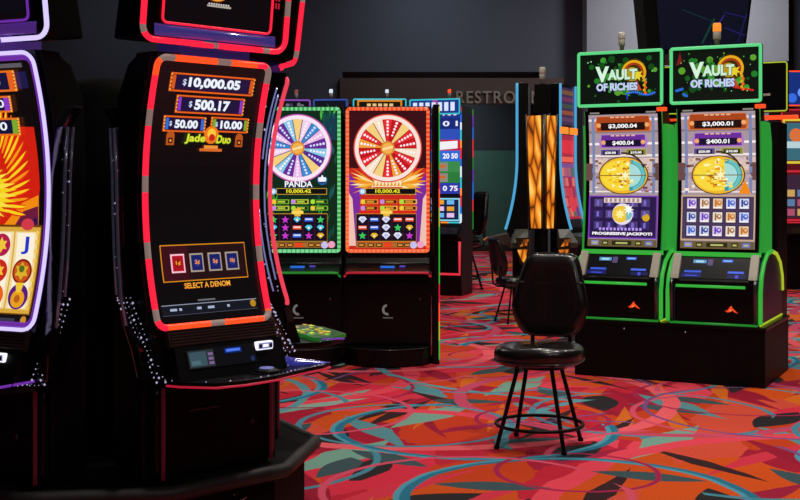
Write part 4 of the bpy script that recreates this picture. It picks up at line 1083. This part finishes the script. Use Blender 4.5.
# back-to-back machines behind the vault bank (rear of a topper shows)
def rear_machine(x, label, lit):
    wx, wy = E(x, 1.62)
    t = thing('slot_machine', label, 'slot machine', (wx, wy, 0), EA + PI, 'machines back to back with the vault bank')
    MB().box((-.28, .0, .0), (.28, .5, 2.05), CAB, .01).build('cabinet', t)
    k = thing_part('topper', t)
    MB().box((-.34, .28, 2.13), (.34, .36, 2.56), BLK, .01).build('housing', k)
    led_loop('topper_light', k, lambda a, b, o: (a, .362, b), -.335, 2.14, .335, 2.55, .02, .006, YEL, None, step=.06, seg=6)
    bk = MB(); bk.box((-.2, .36, 2.27), (-.13, .364, 2.29), GREY); bk.build('rating_plate', k)
    MB().box((-.1, .28, 2.04), (.1, .34, 2.14), SAT).build('neck', k)
    ob = MB(); ob.box((-.42, .3, 2.07), (.3, .34, 2.105), ORR, .006); ob.build('orange_light', k)
    candle(k, .1 if lit else -.05, .32, 2.56, glow('beacon_blue', '#7a9af0', .9) if lit else None, .7)
rear_machine(.335, 'dark topper back with yellow-green edge behind the right VAULT OF RICHES machine', True)
rear_machine(-.36, 'slot machine hidden behind the left VAULT OF RICHES machine, pale beacon above', False)

# ------------------------------------------------------------------ flame-column pod
dp = thing('flame_tower', 'black tower with two glowing orange flame panels between tall machines', 'tower', (1.67, 13.95, 0))
cl = MB(); cl.prism([(-.09, .08), (-.02, -.03), (.02, -.03), (.06, .08), (.05, .25), (-.08, .25)], 0, 2.36, MATTE, 'z'); cl.build('post', dp)
cap = MB(); cap.prism([(-.10, .06), (-.05, .02), (.05, .02), (.09, .06), (.05, .25), (-.08, .25)], 2.36, 2.70, MATTE, 'z', bev=.01); cap.build('cap', dp)
MB().tube([(0, -.045, 1.0), (0, -.045, 2.34)], .022, mat('bronze_edge', '#57493c', .35, metal=.8), seg=8).build('centre_edge', dp)
def flame_mat():
    m = bpy.data.materials.new('flame_panel'); m.use_nodes = True
    nt = m.node_tree; b = nt.nodes['Principled BSDF']; b.inputs['Base Color'].default_value = (.02, .01, .005, 1)
    tc = nt.nodes.new('ShaderNodeTexCoord'); mp = nt.nodes.new('ShaderNodeMapping'); mp.inputs['Scale'].default_value = (9, 9, 2.2)
    wv = nt.nodes.new('ShaderNodeTexVoronoi'); wv.feature = 'DISTANCE_TO_EDGE'; wv.inputs['Scale'].default_value = 1.1
    cr = nt.nodes.new('ShaderNodeValToRGB'); e = cr.color_ramp.elements
    e[0].position = .0; e[0].color = (*lin('#2a1206'), 1); e[1].position = .5; e[1].color = (*lin('#ffe07a'), 1)
    x = e.new(.06); x.color = (*lin('#b85a10'), 1); x = e.new(.2); x.color = (*lin('#f0901c'), 1)
    L = nt.links.new
    L(tc.outputs['Object'], mp.inputs['Vector']); L(mp.outputs[0], wv.inputs['Vector']); L(wv.outputs['Distance'], cr.inputs[0]); L(cr.outputs[0], b.inputs['Emission Color'])
    b.inputs['Emission Strength'].default_value = 1.1
    return m
FLAME = flame_mat()
for sd in (-1, 1):
    p = MB()
    a = (sd * .035, -.04); bb = (sd * .185, .06) if sd < 0 else (.15, .06)
    p.loft([[(a[0], a[1], z), (a[0] + (bb[0] - a[0]) * k, a[1] + (bb[1] - a[1]) * k, z), (a[0] + (bb[0] - a[0]) * k, a[1] + (bb[1] - a[1]) * k + .02, z), (a[0], a[1] + .02, z)] for z, k in ((1.02, .72), (1.3, .8), (1.8, .93), (2.33, 1.))], FLAME, smooth=False)
    fp = p.build('flame_panel', dp)
    MB().tube([(a[0] + (bb[0] - a[0]) * k + sd * .012, a[1] + (bb[1] - a[1]) * k, z) for z, k in ((1.0, .72), (1.3, .8), (1.8, .93), (2.35, 1.))], .014, mat('bronze_edge'), seg=6).build('panel_edge', fp)
candle(dp, .0, .12, 2.70, None, 1.0)

def tall_machine(loc, ang, label, art, deckw, deckcol):
    t = thing('slot_machine', label, 'slot machine', (loc[0], loc[1], 0), R(ang), 'tall machines at the flame column')
    cy = lambda z: -.12 * max(0, (1.85 - z) / .8) ** 2
    zs = [1.0 + 1.72 * i / 20 for i in range(21)]
    MB().prism([(cy(z) + .02, z) for z in zs] + [(.13, 2.72), (.13, 2.3), (.13, 1.2), (.13, 0.), (-.02, 0), (-.06, .8), (-.12, .95)], -.26, .26, CAB, bev=.008).build('cabinet', t)
    c = Canvas(lambda a, b, o: (a, cy(b) + .012 - o, b), .1); c.rect(-.25, 1.02, .25, 2.7, '#0c0a12', 0); art(c); c.build('screen', t)
    for sd in (-1, 1): MB().tube([(sd * .262, cy(z), z) for z in zs], .016, BLU, seg=6).build('edge_light', t)
    dk = MB(); dk.prism([(-.10, .96), (-.36, .90), (-.38, .86), (-.05, .80)], -deckw, deckw, deckcol, bev=.01); d = dk.build('button_deck', t)
    MB().tube([(-deckw + .02, -.388, .88), (deckw - .02, -.388, .88)], .012, mat('dim_orange', '#6a2c10', .4, emit='#d8702c', es=.5), seg=6).build('deck_light', d)
    dr = MB(); dr.box((-.24, -.055, .1), (.24, -.03, .76), BLK, .005); dr.build('door', t)
    return t
def art_reds(c):
    rr = random.Random(11)
    c.rect(-.24, 2.24, .24, 2.68, '#3a2a4a', 1); c.rect(-.24, 1.12, .24, 2.12, '#a8243c', 1)
    for i in range(5): c.rect(-.2, 2.28 + .08 * i, .2, 2.33 + .08 * i, ('#5a3a5a', '#8a4a30', '#3a4a3a', '#6a3050', '#70502c')[i], 2)
    c.rect(-.22, 1.9, .22, 2.06, '#d82a3c', 2); c.rect(-.2, 1.8, .2, 1.86, '#e8604a', 2); c.rect(-.22, 1.62, .22, 1.78, '#7a4a8a', 2)
    for i in range(4):
        for j in range(5):
            c.rect(-.21 + .11 * i, 1.15 + .12 * j, -.12 + .11 * i, 1.25 + .12 * j, rr.choice(('#8a2a5a', '#c83a4a', '#5a3a8a', '#a85a6a', '#d86a5a', '#3a6a5a')), 3)
    c.disc(.02, 1.3, .1, '#d83a4a', 4)
def art_dim(c): c.rect(-.24, 1.2, .24, 2.1, '#7a1c30', 1)
DECKG = mat('deck_grey_green', '#4c5048', .35)
DECKB = mat('deck_brown', '#4a3c34', .4)
tm = tall_machine((1.415, 14.35), -99, 'tall slot machine seen edge-on left of the flame column, blue edge', art_dim, .27, DECKB)
tr_ = tall_machine((2.01, 14.35), 62, 'tall slot machine with red screen and blue edges right of the flame column', art_reds, .27, DECKG)
ob = MB(); ob.box((-.28, -.03, 2.13), (-.06, .0, 2.21), ORG, .006); ob.box((.05, -.03, 2.13), (.26, .0, 2.21), ORG, .006); ob.build('orange_bar', tr_)
# facing shrouds beside the column (angled grey-green housings)
for nm, x0, x1, xt0, xt1 in (('left', -.40, -.19, -.33, -.19), ('right', .16, .38, .16, .30)):
    s_ = MB(); y0 = .02
    s_.loft([[(x0, -.22, .80), (x1, -.12, .80), (x1, .05, .80), (x0, .05, .80)], [(x0, -.24, .86), (x1, -.14, .86), (x1, .05, .86), (x0, .05, .86)], [(xt0, -.08, 1.01), (xt1, -.04, 1.01), (xt1, .05, 1.01), (xt0, .05, 1.01)]], DECKG, smooth=False)
    host = tm if nm == 'left' else tr_
    inv = (Matrix.Translation(host.location) @ Matrix.Rotation(host.rotation_euler[2], 4, 'Z')).inverted() @ Matrix.Translation(dp.location)
    s_.v = [tuple(inv @ Vector(p)) for p in s_.v]
    s_.build('angled_shroud', host)
    sd = -1 if nm == 'left' else 1
    q0, q1 = (-.30, -.20) if sd < 0 else (.17, .27)
    tr = MB()
    tr.prism([(q0, .82), (q0 + .05, .90), (q1, .90), (q1 - .02, .83)], -.262, -.245, FLAME, 'y'); tr.prism([(q0 - .03, .78), (q1 - .01, .79), (q1 - .03, .74), (q1 - .02, .60), (q0 + .02, .66)], -.262, -.245, FLAME, 'y')
    tr.prism([(q0 - .05, .92), (q1 + .01, .92), (q1 + .0, .57), (q0 + .0, .62)], -.244, -.225, mat('bronze_edge'), 'y')
    tr.v = [tuple(inv @ Vector(p)) for p in tr.v]; tr.build('flame_bracket', host)

# ------------------------------------------------------------------ stools
def make_stool():
    t = thing('casino_stool', 'x', 'stool')
    def sq(rx, ry, n=40, p=2.6):
        out = []
        for i in range(n):
            a = 2 * PI * i / n; c_, s_ = math.cos(a), math.sin(a)
            k = (abs(c_) ** p + abs(s_) ** p) ** (-1 / p); out.append((rx * k * c_, ry * k * s_))
        return out
    seat = MB(); loops = []
    for z, k in ((.475, .86), (.485, .95), (.505, 1.0), (.545, 1.01), (.568, .97), (.582, .88), (.587, .7), (.584, .4), (.582, .12)):
        loops.append([(x * k, y * k, z + .006 * math.sin(3 * x / .25)) for x, y in sq(.252, .235)])
    seat.loft(loops, VINYL); so = seat.build('seat', t)
    MB().tube([(x * 1.012, y * 1.012, .50) for x, y in sq(.252, .235)], .005, VINYL, True, 6).build('piping', so)
    pan = MB(); pan.loft([[(x, y, z) for x, y in sq(.165, .155)] for z in (.456, .478)], FRAMEB); pan.build('seat_pan', t)
    # backrest
    half = [(0, 1.095), (.09, 1.095), (.122, 1.093), (.15, 1.08), (.168, 1.04), (.189, .97), (.211, .89), (.227, .82), (.228, .78), (.215, .72), (.185, .66), (.155, .627), (.11, .612), (0, .61)]
    out = []
    for i in range(len(half) - 1):
        for k in range(3): out.append((half[i][0] + (half[i + 1][0] - half[i][0]) * k / 3, half[i][1] + (half[i + 1][1] - half[i][1]) * k / 3))
    out.append(half[-1])
    outline = out + [(-x, z) for x, z in out[-2:0:-1]]
    yb = lambda x, z: .215 + (z - .6) * .16 - .35 * x * x + .05 * max(0, z - .93) * (1 if z > .93 else 0)
    bk = MB(); loops = []
    for dy, k in ((-.030, .2), (-.034, .55), (-.036, .78), (-.028, .92), (-.012, .985), (0.006, 1.), (.022, .985), (.034, .93), (.038, .75), (.036, .4), (.036, .1)):
        loops.append([(x * k, yb(x * k, .85 + (z - .85) * k) + dy, .85 + (z - .85) * k) for x, z in outline])
    bk.loft(loops, VINYL); bo = bk.build('backrest', t)
    MB().tube([(x * 1.004, yb(x, z) + .004, .85 + (z - .85) * 1.004) for x, z in outline], .006, VINYL, True, 6).build('piping', bo)
    cr = MB(); cr.tube([(-.205 + .41 * i / 16, yb(-.205 + .41 * i / 16, .93) - .031, .93 - .012 * math.sin(PI * i / 16)) for i in range(17)], .0045, VINYL, seg=6); cr.build('seam', bo)
    for sd in (-1, 1):
        a = MB(); a.tube([(sd * .10, .10, .462), (sd * .11, .20, .465), (sd * .115, .262, .50), (sd * .115, .272, .60), (sd * .11, .285, .74)], .013, FRAMEB, seg=8); a.build('back_bracket', t)
    # legs and foot ring
    for sx in (-1, 1):
        for sy in (-1, 1):
            l = MB(); l.tube([(sx * .10, sy * .10, .46), (sx * .145, sy * .145, .25), (sx * .197, sy * .197, .008)], .0125, FRAMEB, seg=8)
            lo = l.build('leg', t)
            MB().lathe([(.016, 0), (.017, .012), (.014, .02)], (sx * .197, sy * .197, 0), MATTE, 10).build('foot_cap', lo)
    MB().tube([(.252 * math.cos(2 * PI * i / 48), .252 * math.sin(2 * PI * i / 48), .125) for i in range(48)], .0105, FRAMEB, True, 8).build('foot_ring', t)
    return t
st = make_stool()
st.location = (.81, 6.98, 0); st.rotation_euler = (0, 0, R(-22))
st['label'] = 'black vinyl stool with round foot ring alone on the carpet in front'
def more_stool(x, y, rz, label, s=1.):
    c = copy_tree(st); c.location = (x, y, 0); c.rotation_euler = (0, 0, R(rz)); c.scale = (s, s, s)
    c['label'] = label; c['group'] = 'black stools at the farther machines'
more_stool(1.28, 13.35, 110, 'dark stool partly hidden behind the front stool, left of flame column', .85)
more_stool(.86, 17.7, -65, 'dark stool beyond the blue and red number machine', 1.3)
more_stool(2.02, 13.35, 200, 'dark stool in front of the flame column, left of the vault machines', .85)

# ------------------------------------------------------------------ light
w = bpy.data.worlds.new('World'); sc.world = w; w.use_nodes = True
w.node_tree.nodes['Background'].inputs[0].default_value = (.3, .35, .45, 1); w.node_tree.nodes['Background'].inputs[1].default_value = .01
def lamp(x, y, z, e, size=.35, col=(1, .93, .85), rot=(0, 0, 0), spread=150):
    l = bpy.data.lights.new('overhead_lamp', 'AREA'); l.shape = 'DISK'; l.size = size; l.energy = e; l.color = col; l.spread = R(spread)
    o = bpy.data.objects.new('overhead_lamp', l); o.location = (x, y, z); o.rotation_euler = rot; COL.objects.link(o); return o
for (x, y, e) in ((.6, 4.6, 170), (2.6, 6.6, 190), (.9, 8.4, 190), (4.6, 9.2, 160), (.8, 12.6, 170), (1.5, 18.5, 260), (4.6, 15.5, 200), (-3.2, 12, 120), (6.5, 12.5, 150), (1.0, -1.5, 130), (3.6, .8, 120)):  # last two, unseen near the camera, added for stool sheen and front light
    lamp(x, y, 6.3, e * .335)
# wall washers
lamp(6.0, 21.6, 6.2, 160, 1.2, (1, .98, 1), (R(35), 0, 0))
lamp(.5, 23.0, 6.2, 30, 1.5, (.8, .9, 1), (R(30), 0, 0))
lamp(-5.5, 22.6, 6.2, 15, 1.5, (.85, .9, 1), (R(38), 0, 0))  # unseen, added to lift the dark left part of the far wall
lamp(.8, 26.6, 3.85, 45, .8, (.85, 1, .95), (R(30), 0, 0))

# ------------------------------------------------------------------ camera
cd = bpy.data.cameras.new('camera'); cam = bpy.data.objects.new('camera', cd); COL.objects.link(cam)
cam.location = (0, 0, 1.5); cam.rotation_euler = (R(90), 0, 0)
cd.sensor_width = 36; cd.lens = 54; cd.shift_y = -63 / 800; cd.clip_end = 100
sc.camera = cam
sc.view_settings.view_transform = 'Standard'; sc.view_settings.look = 'None'; sc.view_settings.exposure = 0; sc.view_settings.gamma = 1; sc.view_settings.use_curve_mapping = False
